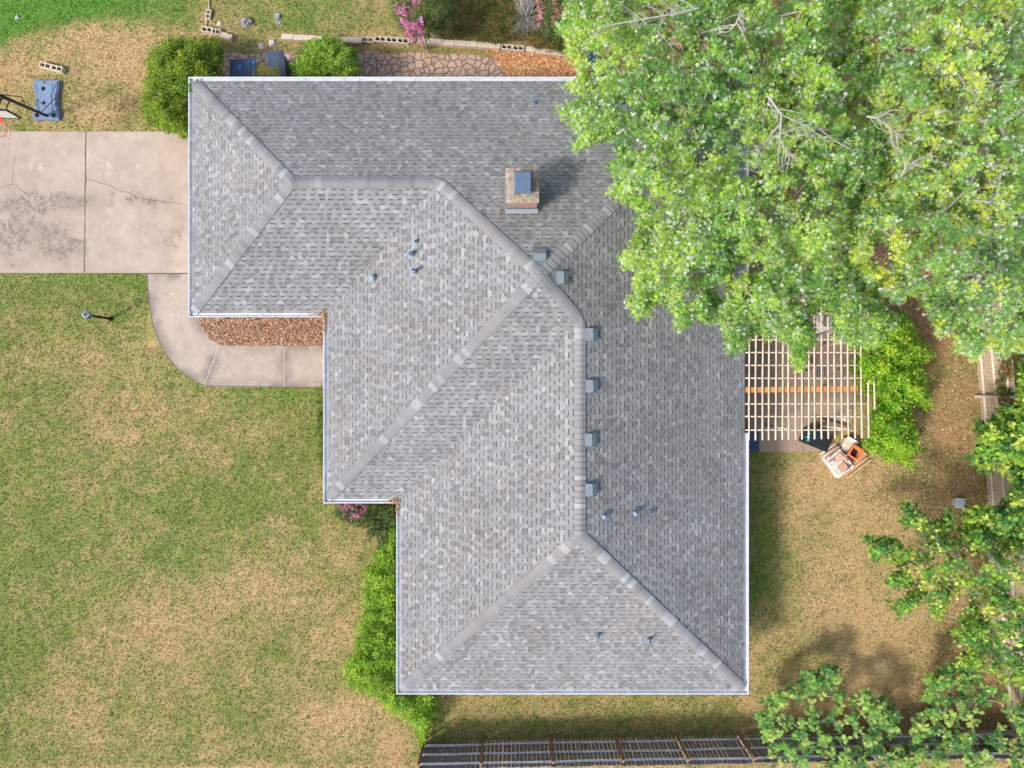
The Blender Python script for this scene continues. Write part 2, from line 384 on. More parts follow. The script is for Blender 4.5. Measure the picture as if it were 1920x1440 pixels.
# ------------------------------------------------------------------ ground
def G(px, py, cx, cy, rx, ry, p=2):
    return np.exp(-(((np.abs(px-cx)/rx)**p)+((np.abs(py-cy)/ry)**p)))
def ground_attr(px, py):
    """lushness, dryness, litter at a ground point given in photo pixels"""
    n1 = vnoise(px, py, 60, 1)*.6+vnoise(px, py, 24, 2)*.4; n2 = vnoise(px, py, 130, 3)
    lush = np.clip(1.25*G(px, py, 20, -10, 290, 62, 3)+.9*G(px, py, 0, 40, 45, 45), 0, 1)
    lush = np.clip(lush+.40*G(px, py, 270, 600, 40, 110)+.40*G(px, py, 330, 700, 90, 22)+.42*G(px, py, 470, 748, 190, 20)+.40*G(px, py, 130, 522, 190, 14), 0, 1)
    lush += .40*G(px, py, 800, 1355, 40, 60)+.35*G(px, py, 1430, 1020, 35, 150)+.34*G(px, py, 560, 30, 150, 40)+.18*G(px, py, 640, 400, 20, 20)+.5*G(px, py, 760, 105, 190, 10)+.2*G(px, py, 300, 1000, 300, 150)
    dry = .44+.0*px
    # north west lawn
    dry = dry+.40*G(px, py, 165, 62, 95, 42)+.28*G(px, py, 10, 130, 60, 45)+.25*G(px, py, 260, 90, 120, 60)+.22*G(px, py, 185, 215, 60, 22)+.30*G(px, py, 230, 130, 60, 30)
    dry += .25*G(px, py, 395, 30, 40, 50)
    dry -= .75*lush*(py < 300)
    # front lawn
    f = (px < 760) & (py > 510)
    dry = dry+np.where(f, -.15, 0)
    dry += np.where(f, .34*G(px, py, 270, 1200, 120, 70)+.22*G(px, py, 450, 1130, 190, 90)+.22*G(px, py, 160, 1330, 190, 70)+.36*G(px, py, 735, 1400, 60, 50)+.30*G(px, py, 620, 1335, 90, 60)+.26*G(px, py, 690, 1330, 40, 30)+.16*G(px, py, 130, 680, 110, 60)+.22*G(px, py, 220, 565, 18, 14)+.18*G(px, py, 190, 602, 14, 8)+.20*G(px, py, 280, 640, 60, 45)+.10*G(px, py, 330, 820, 160, 60)+.16*G(px, py, 660, 1000, 50, 50)+.18*G(px, py, 560, 1060, 70, 60)+.14*G(px, py, 240, 760, 150, 35), 0)
    dry -= np.where(f, .16*G(px, py, 60, 900, 90, 160)+.18*G(px, py, 520, 830, 120, 60)+.22*G(px, py, 560, 740, 70, 25)+.15*G(px, py, 30, 1250, 60, 200)+.14*G(px, py, 640, 1290, 30, 25)+.16*G(px, py, 330, 950, 120, 40), 0)
    # south strip
    s = (py > 1290) & (px > 790) & (px < 1420)
    dry += np.where(s, .02, 0)-np.where(s, .30*G(px, py, 800, 1350, 60, 60)+.16*G(px, py, 1100, 1372, 300, 18), 0)
    # east yard
    e = (px > 1380) & (py > 560)
    dry += np.where(e, .09+.28*G(px, py, 1560, 920, 110, 60)+.12*G(px, py, 1620, 1150, 140, 220), 0)-np.where(e, .52*G(px, py, 1425, 1000, 48, 170)+.20*G(px, py, 1700, 760, 60, 60), 0)
    e2 = py > 1440
    dry += np.where(e2, .3, 0)
    lit = .50*G(px, py, 1800, 960, 52, 420, 3)+.55*G(px, py, 1740, 1340, 140, 50)+1.0*G(px, py, 1000, 120, 85, 30, 3)+.75*G(px, py, 1650, 540, 170, 130, 4)+.40*G(px, py, 1740, 620, 60, 80)
    lit += 1.0*G(px, py, 1680, 200, 430, 260, 6)+.30*G(px, py, 950, 30, 140, 60)+.30*G(px, py, 750, 96, 80, 10)+.7*G(px, py, 410, 15, 16, 25)+.5*G(px, py, 440, 55, 25, 10)+.25*G(px, py, 300, 1215, 70, 40)+.25*G(px, py, 745, 1410, 40, 35)+.3*G(px, py, 10, 150, 30, 30)
    lit += .45*G(px, py, 870, 138, 200, 14, 4)
    lit = lit+(lit > .08)*(n1-.5)*.9
    n3 = vnoise(px, py, 15, 17); n4 = vnoise(px, py, 7, 18)
    dry = dry+(n1-.5)*.42+(n2-.5)*.20+(n3-.5)*.30+(n4-.5)*.22
    return np.clip(lush, 0, 1), np.clip(dry, 0, 1.1), np.clip(lit, 0, 1)

xs = np.concatenate([[-400, -150, -60, -35], np.arange(-24, 24.01, .2), [35, 60, 150, 400]])
ys = np.concatenate([[-400, -150, -60, -30], np.arange(-17, 17.01, .2), [30, 60, 150, 400]])
XX, YY = np.meshgrid(xs, ys, indexing='ij')
nx, ny = XX.shape
V = np.stack([XX.ravel(), YY.ravel(), (0*XX).ravel()], 1)
ii, jj = np.meshgrid(np.arange(nx-1), np.arange(ny-1), indexing='ij')
q = np.stack([ii*ny+jj, (ii+1)*ny+jj, (ii+1)*ny+jj+1, ii*ny+jj+1], -1).reshape(-1, 4)
at = np.stack(ground_attr(XX.ravel()/K+960, 720-YY.ravel()/K), 1)
wf = (np.clip((23.9-np.abs(XX.ravel()))/3, 0, 1)*np.clip((16.9-np.abs(YY.ravel()))/2, 0, 1))[:, None]   # beyond the yard: plain even turf
at = at*wf+np.array([.10, .42, .0])*(1-wf)
g = arr_mesh('ground', V, q.ravel(), np.arange(0, q.size, 4), at, M['ground']); tag(g, kind='structure')

# ------------------------------------------------------------------ paving
def slab(name, pts, z1, m, z0=-.05):
    o = MB().prism([P2(*p) for p in pts], z0, z1).build(name, m); tag(o, kind='structure'); return o
def strip(mb, pts, wd, z):
    pts = [Vector((*P2(*p), z)) for p in pts]
    L_, R_ = [], []
    for i, p in enumerate(pts):
        t = (pts[min(i+1, len(pts)-1)]-pts[max(i-1, 0)]).normalized(); nrm = Vector((-t.y, t.x, 0)); ww = wd*(.6+.8*random.random())/2
        L_.append(p+nrm*ww); R_.append(p-nrm*ww)
    n = len(pts); mb.add(L_+R_, [(i+n, i+1+n, i+1, i) for i in range(n-1)])
def wob(a, b, n, amp):
    out = []
    for i in range(n+1):
        t = i/n; out.append((a[0]+(b[0]-a[0])*t+random.uniform(-amp, amp)*(0 < i < n), a[1]+(b[1]-a[1])*t+random.uniform(-amp, amp)*(0 < i < n)))
    return out
def fbm(x, y, sc, seed, o=4):
    return sum(vnoise(x, y, sc/2**i, seed+i)*.5**i for i in range(o))/sum(.5**i for i in range(o))
def painted_slab(name, x0, x1, y0, y1, step, z1, m, paint, inside=None):
    xs_ = np.arange(x0, x1+.01, step); ys_ = np.arange(y0, y1+.01, step); xs_[-1] = x1; ys_[-1] = y1
    A, B_ = np.meshgrid(xs_, ys_, indexing='ij'); a_, b_ = A.shape
    V = np.stack([(A.ravel()-960)*K, (720-B_.ravel())*K, np.full(A.size, z1)], 1)
    ii, jj = np.meshgrid(np.arange(a_-1), np.arange(b_-1), indexing='ij')
    q = np.stack([ii*b_+jj, ii*b_+jj+1, (ii+1)*b_+jj+1, (ii+1)*b_+jj], -1).reshape(-1, 4)
    o = arr_mesh(name, V, q.ravel(), np.arange(0, q.size, 4), paint(A.ravel(), B_.ravel()), m); tag(o, kind='structure'); return o
def drive_paint(x, y):
    c = np.array([.395, .320, .258])[None]*(1+.45*(fbm(x, y, 90, 40)-.5)[:, None])*(1+.34*(fbm(x, y, 14, 44)-.5)[:, None])
    pink = np.clip(fbm(x, y, 160, 50)*2-.7, 0, 1)[:, None]; c = c*(1-pink*.35)+np.array([.44, .35, .285])*pink*.35
    st = .95*G(x, y, 45, 385, 75, 26)+.75*G(x, y, 110, 378, 60, 14)+.9*G(x, y, 25, 450, 32, 34)+.95*G(x, y, 120, 462, 52, 26)+.6*G(x, y, 60, 430, 60, 18)+.55*G(x, y, 300, 375, 60, 22)+.7*G(x, y, 330, 455, 32, 42)+.45*G(x, y, 225, 372, 60, 18)+.35*G(x, y, 330, 262, 40, 12)+.5*G(x, y, 10, 500, 30, 8)
    k = np.clip((fbm(x, y, 18, 60, 5)*1.25+st*.62-.86)*4.5, 0, 1)*np.clip(st*1.6, 0, 1); k = (k*np.clip((fbm(x, y, 4, 63, 3)-.32)*2.6, .15, 1))[:, None]
    c = c*(1-.72*k)+np.array([.12, .105, .095])*.72*k; h_ = (np.clip(fbm(x, y, 45, 91)*2.4-.85, 0, 1)*np.clip(st*1.3+.12, 0, 1))[:, None]*.45; c = c*(1-h_)+np.array([.25, .205, .165])*h_
    li = np.clip((fbm(x, y, 9, 70, 4)-.66)*9, 0, 1)*np.clip(G(x, y, 205, 300, 25, 30)+G(x, y, 245, 300, 20, 20)+G(x, y, 90, 300, 60, 50)+.6*G(x, y, 200, 430, 90, 60), 0, 1)
    li = li[:, None]*.35; c = c*(1-li)+np.array([.66, .58, .50])*li
    br = np.clip((fbm(x, y, 40, 81)-.52)*5, 0, 1)*G(x, y, 345, 300, 26, 140, 3); br = br[:, None]*.5; c = c*(1-br)+np.array([.44, .30, .22])*br
    return c
M['drivep'] = mat('driveway_concrete', attr='tint', rough=.9, spec=.2, noise=.07, nscale=55, bump=.25, bscale=60)
painted_slab('driveway', -500, 430, 247, 512, 1.6, .030, M['drivep'], drive_paint)
# curved walkway outline
def bez(p0, p1, p2, p3, n=14):
    out = []
    for i in range(n+1):
        t = i/n; a = (1-t)**3; b_ = 3*(1-t)**2*t; c = 3*(1-t)*t*t; d_ = t**3
        out.append((a*p0[0]+b_*p1[0]+c*p2[0]+d_*p3[0], a*p0[1]+b_*p1[1]+c*p2[1]+d_*p3[1]))
    return out
outer = bez((277, 514), (277, 640), (322, 700), (388, 724))
inner = bez((374, 514), (364, 598), (378, 632), (414, 646))
slab('walkway', outer+[(410, 726), (660, 726), (660, 648), (430, 648)]+inner[::-1], .028, M['walk'])
wpoly = outer+[(410, 726), (660, 726), (660, 648), (430, 648)]+inner[::-1]
def walk_paint(x, y):
    e = edged(x, y, wpoly); e = np.minimum(e, np.abs(x-398-(y-680)*-.35)*1.0); e = np.minimum(e, np.where(x > 450, np.abs(x-533.5), 99))
    c = np.array([.37, .31, .255])[None]*(1+.25*(fbm(x, y, 50, 140)-.5)[:, None])*(1+.25*(fbm(x, y, 9, 144)-.5)[:, None])
    lt = np.clip(e/30, 0, 1)*np.clip(fbm(x, y, 60, 150)*2.2-.6, 0, 1); c = c*(1-.5*lt[:, None])+np.array([.50, .41, .32])*.5*lt[:, None]
    dk = np.clip(1.15-e/19, 0, 1)*np.clip(fbm(x, y, 24, 160)*2.8-.70, 0, 1); c = c*(1-.72*dk[:, None])+np.array([.17, .145, .125])*.72*dk[:, None]
    sp_ = np.clip((fbm(x, y, 5, 170, 3)-.76)*9, 0, 1)[:, None]*.4; return c*(1-sp_)+np.array([.62, .55, .47])*sp_
def painted_region(name, poly, step, z1, m, paint):
    xs_ = [p[0] for p in poly]; ys_ = [p[1] for p in poly]; A, B_ = np.meshgrid(np.arange(min(xs_), max(xs_), step), np.arange(min(ys_), max(ys_), step), indexing='ij'); a_, b_ = A.shape
    V = np.stack([(A.ravel()-960)*K, (720-B_.ravel())*K, np.full(A.size, z1)], 1); ii, jj = np.meshgrid(np.arange(a_-1), np.arange(b_-1), indexing='ij')
    q = np.stack([ii*b_+jj, ii*b_+jj+1, (ii+1)*b_+jj+1, (ii+1)*b_+jj], -1).reshape(-1, 4)
    cx_, cy_ = A.ravel()[q].mean(1), B_.ravel()[q].mean(1); q = q[inpoly(cx_, cy_, poly) & (edged(cx_, cy_, poly) > step*.4)]
    u_, inv = np.unique(q, return_inverse=True); q = inv.reshape(-1, 4); V = V[u_]
    o = arr_mesh(name, V, q.ravel(), np.arange(0, q.size, 4), paint(A.ravel()[u_], B_.ravel()[u_]), m); tag(o, kind='structure')
painted_region('walkway', wpoly, .9, .0295, M['drivep'], walk_paint)
jm = MB()
strip(jm, wob((162, 247), (159, 511), 30, .5), .035, .034)
strip(jm, wob((162, 335), (210, 350), 8, 1.2)+wob((210, 350), (268, 374), 9, 2)+wob((268, 374), (350, 384), 9, 2), .016, .034)
strip(jm, wob((0, 353), (26, 345), 8, 1.5)+wob((26, 345), (58, 368), 8, 2), .012, .034)
strip(jm, wob((30, 290), (24, 345), 9, 1), .008, .034)
strip(jm, wob((277, 513), (352, 513), 14, .7), .022, .034)
strip(jm, [(a, b_) for a, b_ in outer]+[(600, 726.5)], .035, .0315)
strip(jm, [(-10, 512), (130, 512.3), (277, 513)], .045, .012)
o = jm.build('driveway_cracks', M['joint']); o.name = 'paving_joint'; tag(o, kind='structure')
jl = MB(); strip(jl, wob((412, 647), (384, 722), 12, .6), .04, .033); strip(jl, wob((534, 648), (533, 725), 8, .3), .03, .033)
for p, q_ in ((345, 247), (0, 247)): pass
o = jl.build('paving_joint', M['jointlight']); tag(o, kind='structure')
slab('patio', [(1340, 380), (1600, 380), (1640, 520), (1622, 640), (1600, 700), (1597, 790), (1560, 812), (1532, 846), (1350, 848)], .03, M['patio'])
pj = MB(); strip(pj, wob((1350, 709), (1600, 709), 20, .4), .02, .034); strip(pj, wob((1504, 500), (1506, 846), 26, .4), .02, .034); strip(pj, wob((1350, 581), (1610, 580), 18, .4), .02, .034)
o = pj.build('paving_joint', M['joint']); tag(o, kind='structure')

# mulch bed
bed = inner+[(430, 646), (660, 646), (660, 560), (374, 560)]
bm_ = mat('mulch_soil', (.30, .135, .065), .95, noise=.5, nscale=14, bump=1, bscale=25, col2=(.46, .25, .14))
slab('mulch_bed', bed, .012, bm_)
r = np.random.default_rng(3)
def chips(name, label, poly, n, size, cols, seed, z=.02, holes=(), templ='oval', m='chip', cat=None, flat=.5):
    r = np.random.default_rng(seed); x, y = sample_poly(poly, n, r, holes)
    pos = np.stack([(x-960)*K, (720-y)*K, z+r.random(n)*.015], 1); a = r.uniform(0, 2*PI, n)
    dirs = np.stack([np.cos(a), np.sin(a), r.normal(0, .22, n)], 1); C_ = np.array(cols)[r.integers(0, len(cols), n)]*r.uniform(.7, 1.3, (n, 1))
    o = leaves(name, pos, dirs, r.uniform(*size, n), C_, templ, M[m], flat=flat, seed=seed); return tag(o, label, cat, kind='stuff')
chips('mulch', 'loose reddish brown bark mulch in the bed between garage wall and walkway', bed, 16000, (.04, .10), [(.46, .29, .19), (.34, .18, .11), (.56, .42, .31), (.19, .10, .06), (.46, .23, .12), (.40, .26, .17)], 5, cat='mulch')
# flagstone path
def stone_path_mat():
    m = bpy.data.materials.new('flagstone'); m.use_nodes = True; N = m.node_tree.nodes; L = m.node_tree.links; b = N['Principled BSDF']; b.inputs['Roughness'].default_value = .9
    tc = N.new('ShaderNodeTexCoord'); nz = N.new('ShaderNodeTexNoise'); nz.inputs['Scale'].default_value = 2.5; L.new(tc.outputs['Object'], nz.inputs['Vector'])
    mx = N.new('ShaderNodeMix'); mx.data_type = 'VECTOR'; mx.inputs[0].default_value = .10; L.new(tc.outputs['Object'], mx.inputs[4]); L.new(nz.outputs['Color'], mx.inputs[5])
    v = N.new('ShaderNodeTexVoronoi'); v.feature = 'DISTANCE_TO_EDGE'; v.inputs['Scale'].default_value = 4.6; L.new(mx.outputs[1], v.inputs['Vector'])
    v2 = N.new('ShaderNodeTexVoronoi'); v2.inputs['Scale'].default_value = 4.6; L.new(mx.outputs[1], v2.inputs['Vector'])
    cr = N.new('ShaderNodeMapRange'); cr.inputs[1].default_value = .012; cr.inputs[2].default_value = .06; L.new(v.outputs[0], cr.inputs[0])
    hs = N.new('ShaderNodeMix'); hs.data_type = 'RGBA'; sp = N.new('ShaderNodeSeparateColor'); L.new(v2.outputs['Color'], sp.inputs[0]); L.new(sp.outputs[0], hs.inputs[0])
    hs.inputs[6].default_value = (.42, .27, .20, 1); hs.inputs[7].default_value = (.48, .33, .25, 1)
    n2 = N.new('ShaderNodeTexNoise'); n2.inputs['Scale'].default_value = 9; n2.inputs['Detail'].default_value = 6; L.new(tc.outputs['Object'], n2.inputs['Vector'])
    mr = N.new('ShaderNodeMapRange'); mr.inputs[1].default_value = .3; mr.inputs[2].default_value = .7; mr.inputs[3].default_value = .8; mr.inputs[4].default_value = 1.15; L.new(n2.outputs[0], mr.inputs[0])
    sc = N.new('ShaderNodeVectorMath'); sc.operation = 'SCALE'; L.new(hs.outputs[2], sc.inputs[0]); L.new(mr.outputs[0], sc.inputs['Scale'])
    f = N.new('ShaderNodeMix'); f.data_type = 'RGBA'; L.new(cr.outputs[0], f.inputs[0]); f.inputs[6].default_value = (.22, .15, .10, 1); L.new(sc.outputs[0], f.inputs[7]); L.new(f.outputs[2], b.inputs['Base Color'])
    bp = N.new('ShaderNodeBump'); bp.inputs['Distance'].default_value = .03; L.new(cr.outputs[0], bp.inputs['Height']); L.new(bp.outputs[0], b.inputs['Normal'])
    return m
path = [(418, 99)]+[(x, 100+3*math.sin(x*.07)+random.uniform(-2, 2)+max(0, (x-840))*.10) for x in range(440, 960, 16)]+[(965, 128), (985, 137), (975, 160), (415, 160)]
slab('stone_path', path, .016, stone_path_mat())

# ------------------------------------------------------------------ house
ZE = 2.6; PITCH = .47
EX = lambda px: (px-960)*K*(H-ZE)/H
EY = lambda py: (720-py)*K*(H-ZE)/H
X0, X1, X2, X3 = EX(361), EX(614), EX(751), EX(1396)
Y0, Y1, Y2, Y3 = EY(152), EY(587), EY(936), EY(1294)
rects = [(X0, X3, Y1, Y0), (X1, X3, Y2, Y0), (X2, X3, Y3, Y0)]
def roofh(x, y):
    return ZE+PITCH*max(min(x-a, b_-x, y-c, d_-y) for a, b_, c, d_ in rects)
ra = (Y0-Y1)/2; rb = (X3-X1)/2; rb2 = (Y0-Y2)/2; rc = (X3-X2)/2
rb = min(rb, rb2)
pA1 = (X0+ra, Y0-ra); pA2 = (X1+ra, Y0-ra); apex = (X1+rb, Y0-rb); apexE = (X3-rb, Y0-rb)
pC1 = (X3-rc, Y2+rc); pC2 = (X3-rc, Y3+rc)
SQ = math.sqrt(2)
house = thing('brick_house', 'brick bungalow with a large grey shingled hip roof and white gutters', 'house')
# planes: origin, u dir, v(up-slope) dir, convex pieces in plan
big = apex
planes = [
 ('N', (X0, Y0), (1, 0), (0, -1), [[(X0, Y0), (pA1[0], pA1[1]), (pA2[0], pA2[1]), (pA2[0], Y0)], [(pA2[0], Y0), pA2, apex, apexE, (X3, Y0)]]),
 ('WA', (X0, Y1), (0, 1), (1, 0), [[(X0, Y0), pA1, (X0, Y1)]]),
 ('SA', (X0, Y1), (1, 0), (0, 1), [[(X0, Y1), pA1, pA2, (X1, Y1)]]),
 ('WB', (X1, Y2), (0, 1), (1, 0), [[(X1, Y2), (X1, Y1), pA2, apex]]),
 ('SB', (X1, Y2), (1, 0), (0, 1), [[(X1, Y2), apex, pC1, (X2, Y2)]]),
 ('WC', (X2, Y3), (0, 1), (1, 0), [[(X2, Y3), (X2, Y2), pC1, pC2]]),
 ('SC', (X2, Y3), (1, 0), (0, 1), [[(X2, Y3), pC2, (X3, Y3)]]),
 ('E', (X3, Y3), (0, 1), (-1, 0), [[(X3, Y3), pC2, (X3, pC2[1])], [(X3, pC2[1]), pC2, pC1, (X3, pC1[1])], [(X3, pC1[1]), pC1, apexE, (X3, Y0)]]),
]
def clip(poly, cp):
    A = sum(cp[i][0]*cp[(i+1) % len(cp)][1]-cp[(i+1) % len(cp)][0]*cp[i][1] for i in range(len(cp)))
    if A < 0: cp = cp[::-1]
    for i in range(len(cp)):
        ax, ay = cp[i]; bx, by = cp[(i+1) % len(cp)]; out = []
        sd = lambda p: (bx-ax)*(p[1]-ay)-(by-ay)*(p[0]-ax)
        for j in range(len(poly)):
            p, q_ = poly[j], poly[(j+1) % len(poly)]; sp_, sq = sd(p), sd(q_)
            if sp_ >= 0: out.append(p)
            if (sp_ >= 0) != (sq >= 0):
                t = sp_/(sp_-sq); out.append((p[0]+t*(q_[0]-p[0]), p[1]+t*(q_[1]-p[1]), p[2]+t*(q_[2]-p[2])))
        poly = out
        if len(poly) < 3: return []
    return poly
ROOF = MB(); CE = .127; BAND = .030
def tabcol(tooth):
    k = random.random()
    if k < .045: b_ = random.uniform(.335, .375)
    elif k < .16: b_ = random.uniform(.30, .33)
    elif k < .34: b_ = random.uniform(.195, .225)
    else: b_ = random.uniform(.245, .28)
    wm = random.uniform(-.01, .02) + (.025 if .20 <= k < .36 else 0)
    b_ *= .86; return (b_*(.99+wm*.6), b_, b_*(1.005-wm*1.1))
def course_layout(umax):
    out = []; uu = -random.random()*.4; tooth = True
    while uu < umax:
        wd = random.choice((.12, .14, .15, .17, .21)) if tooth else random.choice((.08, .10, .12, .14))
        out.append((uu, uu+wd, tooth)); uu += wd; tooth = not tooth
    return out
for nm, o0, u, v, pieces in planes:
    allp = [p for pc in pieces for p in pc]
    umax = max((p[0]-o0[0])*u[0]+(p[1]-o0[1])*u[1] for p in allp); vmax = max((p[0]-o0[0])*v[0]+(p[1]-o0[1])*v[1] for p in allp)
    nc = int(vmax/CE)+2; lay = [course_layout(umax) for _ in range(nc+1)]
    def pt(a, b_, h_): return (o0[0]+u[0]*a+v[0]*b_, o0[1]+u[1]*a+v[1]*b_, h_)
    def emit(base, cc):
        for pc in pieces:
            pl = clip(base, pc)
            if pl: ROOF.add([(x, y, ZE+PITCH*((x-o0[0])*v[0]+(y-o0[1])*v[1])+h_) for x, y, h_ in pl], [tuple(range(len(pl)))], cc)
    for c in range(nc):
        v0 = c*CE; v1 = v0+CE; vb = v1-BAND; cols = []
        for (ua, ub, tooth) in lay[c]:
            hl = .012 if tooth else .004; col = tabcol(tooth); cols.append(col)
            emit([pt(ua, v0, hl), pt(ub, v0, hl), pt(ub, vb, .003), pt(ua, vb, .003)], col)
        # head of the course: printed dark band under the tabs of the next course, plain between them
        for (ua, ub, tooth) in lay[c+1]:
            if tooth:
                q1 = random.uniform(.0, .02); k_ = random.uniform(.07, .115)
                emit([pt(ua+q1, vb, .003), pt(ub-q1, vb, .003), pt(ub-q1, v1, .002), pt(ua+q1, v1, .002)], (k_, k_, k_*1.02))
            else:
                cc = cols[0]
                for (xa, xb, _t), cq in zip(lay[c], cols):
                    lo_, hi_ = max(xa, ua-.02), min(xb, ub+.02)
                    if hi_ > lo_: emit([pt(lo_, vb, .0028), pt(hi_, vb, .0028), pt(hi_, v1, .0018), pt(lo_, v1, .0018)], cq)
    # underlay sheet below the shingles
    for pc in pieces:
        ROOF.add([(x, y, ZE+PITCH*((x-o0[0])*v[0]+(y-o0[1])*v[1])-.012) for x, y in pc], [tuple(range(len(pc)))], (.08, .08, .09))
# make every face point up
def face_up(mb):
    for i, f in enumerate(mb.f):
        a, b_, c = [Vector(mb.v[k]) for k in f[:3]]
        if (b_-a).cross(c-a).z < 0: mb.f[i] = tuple(reversed(f))
face_up(ROOF)
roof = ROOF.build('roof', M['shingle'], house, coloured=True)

# ridge and hip caps
def caps(path, wd=.158, exp=.143, smooth=0, seedy=0, light=.13, butt=(.2, .2, .2)):
    pts = [Vector((a, b_, 0)) for a, b_ in path]
    dense = []
    for i in range(len(pts)-1):
        n = max(2, int((pts[i+1]-pts[i]).length/.03))
        dense += [pts[i].lerp(pts[i+1], k/n) for k in range(n)]
    dense.append(pts[-1])
    for _ in range(smooth):
        dense = [dense[0]]+[(dense[i-1]+dense[i]+dense[i+1])/3 for i in range(1, len(dense)-1)]+[dense[-1]]
    mb = MB(); step = max(1, int(round(exp*.95/.03))); i = 0
    while i < len(dense)-2:
        j = min(i+step+random.choice((0, 0, 0, 1)), len(dense)-1)
        k = random.random(); b_ = random.uniform(.33, .39) if k < light else random.uniform(.245, .285)
        if k > .9: b_ = random.uniform(.215, .24)
        b_ *= .85; col = (b_*1.0, b_, b_*1.0)
        def row(q_, lift):
            t = (dense[min(q_+1, len(dense)-1)]-dense[max(q_-1, 0)]).normalized(); nn = Vector((-t.y, t.x, 0)); out = []
            for s_ in (-1, -.62, -.25, .25, .62, 1):
                p = dense[q_]+nn*wd*s_; zz = roofh(p.x, p.y) if abs(s_) > .3 else roofh(dense[q_].x, dense[q_].y)-.02
                out.append(Vector((p.x, p.y, zz+lift)))
            return out
        a = row(i, .045); b2 = row(j, .026)
        fs_ = [(k_, k_+1, k_+7, k_+6) for k_ in range(5)]
        mb.add(a+b2, fs_, col)
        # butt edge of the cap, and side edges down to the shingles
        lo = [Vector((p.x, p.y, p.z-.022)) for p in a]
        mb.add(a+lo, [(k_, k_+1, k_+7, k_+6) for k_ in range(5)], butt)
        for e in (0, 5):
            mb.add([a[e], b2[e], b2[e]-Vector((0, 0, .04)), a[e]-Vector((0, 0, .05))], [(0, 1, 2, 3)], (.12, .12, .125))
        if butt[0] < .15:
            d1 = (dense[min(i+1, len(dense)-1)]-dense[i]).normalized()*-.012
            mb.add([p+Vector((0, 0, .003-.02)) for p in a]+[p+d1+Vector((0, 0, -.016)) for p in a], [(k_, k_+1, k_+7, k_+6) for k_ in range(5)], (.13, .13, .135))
        i = j
    face_up(mb)
    return mb.build('ridge_cap', M['shingle'], roof, coloured=True)
caps([(X0+.05, Y0-.05), pA1]); caps([(X0+.05, Y1+.05), pA1])
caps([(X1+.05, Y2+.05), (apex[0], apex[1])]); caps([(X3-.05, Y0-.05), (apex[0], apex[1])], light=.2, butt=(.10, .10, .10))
caps([(X2+.05, Y3+.05), pC2]); caps([(X3-.05, Y3+.05), pC2])
caps([pA1, pA2, apex, pC1, pC2], smooth=60, wd=.162)
# valley debris lines
def valley(a, b_, n=90):
    mb = MB(); L_, R_ = [], []
    for i in range(n+1):
        p = Vector(a).lerp(Vector(b_), i/n); z0 = roofh(p.x, p.y)+.010; ww = random.choice((.002, .004, .007, .012))
        L_.append((p.x-ww, p.y-ww, z0+.006)); R_.append((p.x+ww, p.y+ww, z0+.006))
    mb.add(L_+R_, [(i, i+1, n+2+i, n+1+i) for i in range(n)], (.17, .155, .14))
    face_up(mb); mb.build('valley_line', M['shingle'], roof, coloured=True)
valley((X1, Y1), pA2); valley((X2, Y2), pC1)

# eave outline (counter-clockwise seen from above: start at NE)
OUT = [(X3, Y0), (X0, Y0), (X0, Y1), (X1, Y1), (X1, Y2), (X2, Y2), (X2, Y3), (X3, Y3)]
def offset(poly, dd):
    n = len(poly); res = []
    for i in range(n):
        p0, p1, p2 = poly[i-1], poly[i], poly[(i+1) % n]
        e1 = Vector((p1[0]-p0[0], p1[1]-p0[1])).normalized(); e2 = Vector((p2[0]-p1[0], p2[1]-p1[1])).normalized()
        n1 = Vector((e1.y, -e1.x)); n2 = Vector((e2.y, -e2.x)); bis = n1+n2; k = dd*2/(bis.dot(bis))
        res.append((p1[0]+bis.x*k, p1[1]+bis.y*k))
    return res
def sweep(prof, corners_path, m, name, closed=False, col=None):
    """prof: list of (outward, z); corners_path: list of (index or fixed point) rows"""
    mb = MB(); rows = []
    for prow in corners_path: rows.append(prow)
    vs_ = [p for r_ in rows for p in r_]; n = len(prof); fs_ = []
    for i in range(len(rows)-1):
        for k in range(n-1): fs_.append((i*n+k, (i+1)*n+k, (i+1)*n+k+1, i*n+k+1))
    mb.add(vs_, fs_); return mb.build(name, m, house)
gprof = [(.0, .005), (.012, -.085), (.085, -.09), (.100, .010), (.128, .012), (.128, -.012), (.108, -.11), (.0, -.115)]
offs = [offset(OUT, p[0]) for p in gprof]
def grow(ix, pt=None):
    if pt is None: return [(offs[k][ix][0], offs[k][ix][1], ZE+gprof[k][1]) for k in range(len(gprof))]
    return [(X3+gprof[k][0], pt, ZE+gprof[k][1]) for k in range(len(gprof))]
rows = [grow(0, EY(535))]+[grow(i) for i in range(8)]+[grow(0, EY(812))]
sweep(gprof, rows, M['gutter'], 'gutter')
# gutter straps/dividers
for i in range(8):
    a = Vector(OUT[i]); b_ = Vector(OUT[(i+1) % 8]); L_ = (b_-a).length; n = int(L_/1.6)
    e = (b_-a).normalized(); nn = Vector((e.y, -e.x))
    for k in range(1, n):
        p = a+e*(L_*k/n)+nn*.06
        if i == 7 and EY(812) < p.y < EY(535): continue
        MB().box((p.x, p.y, ZE+.008), (.012 if abs(e.x) > .5 else .12, .12 if abs(e.x) > .5 else .012, .006)).build('gutter_strap', M['gutter'], house)
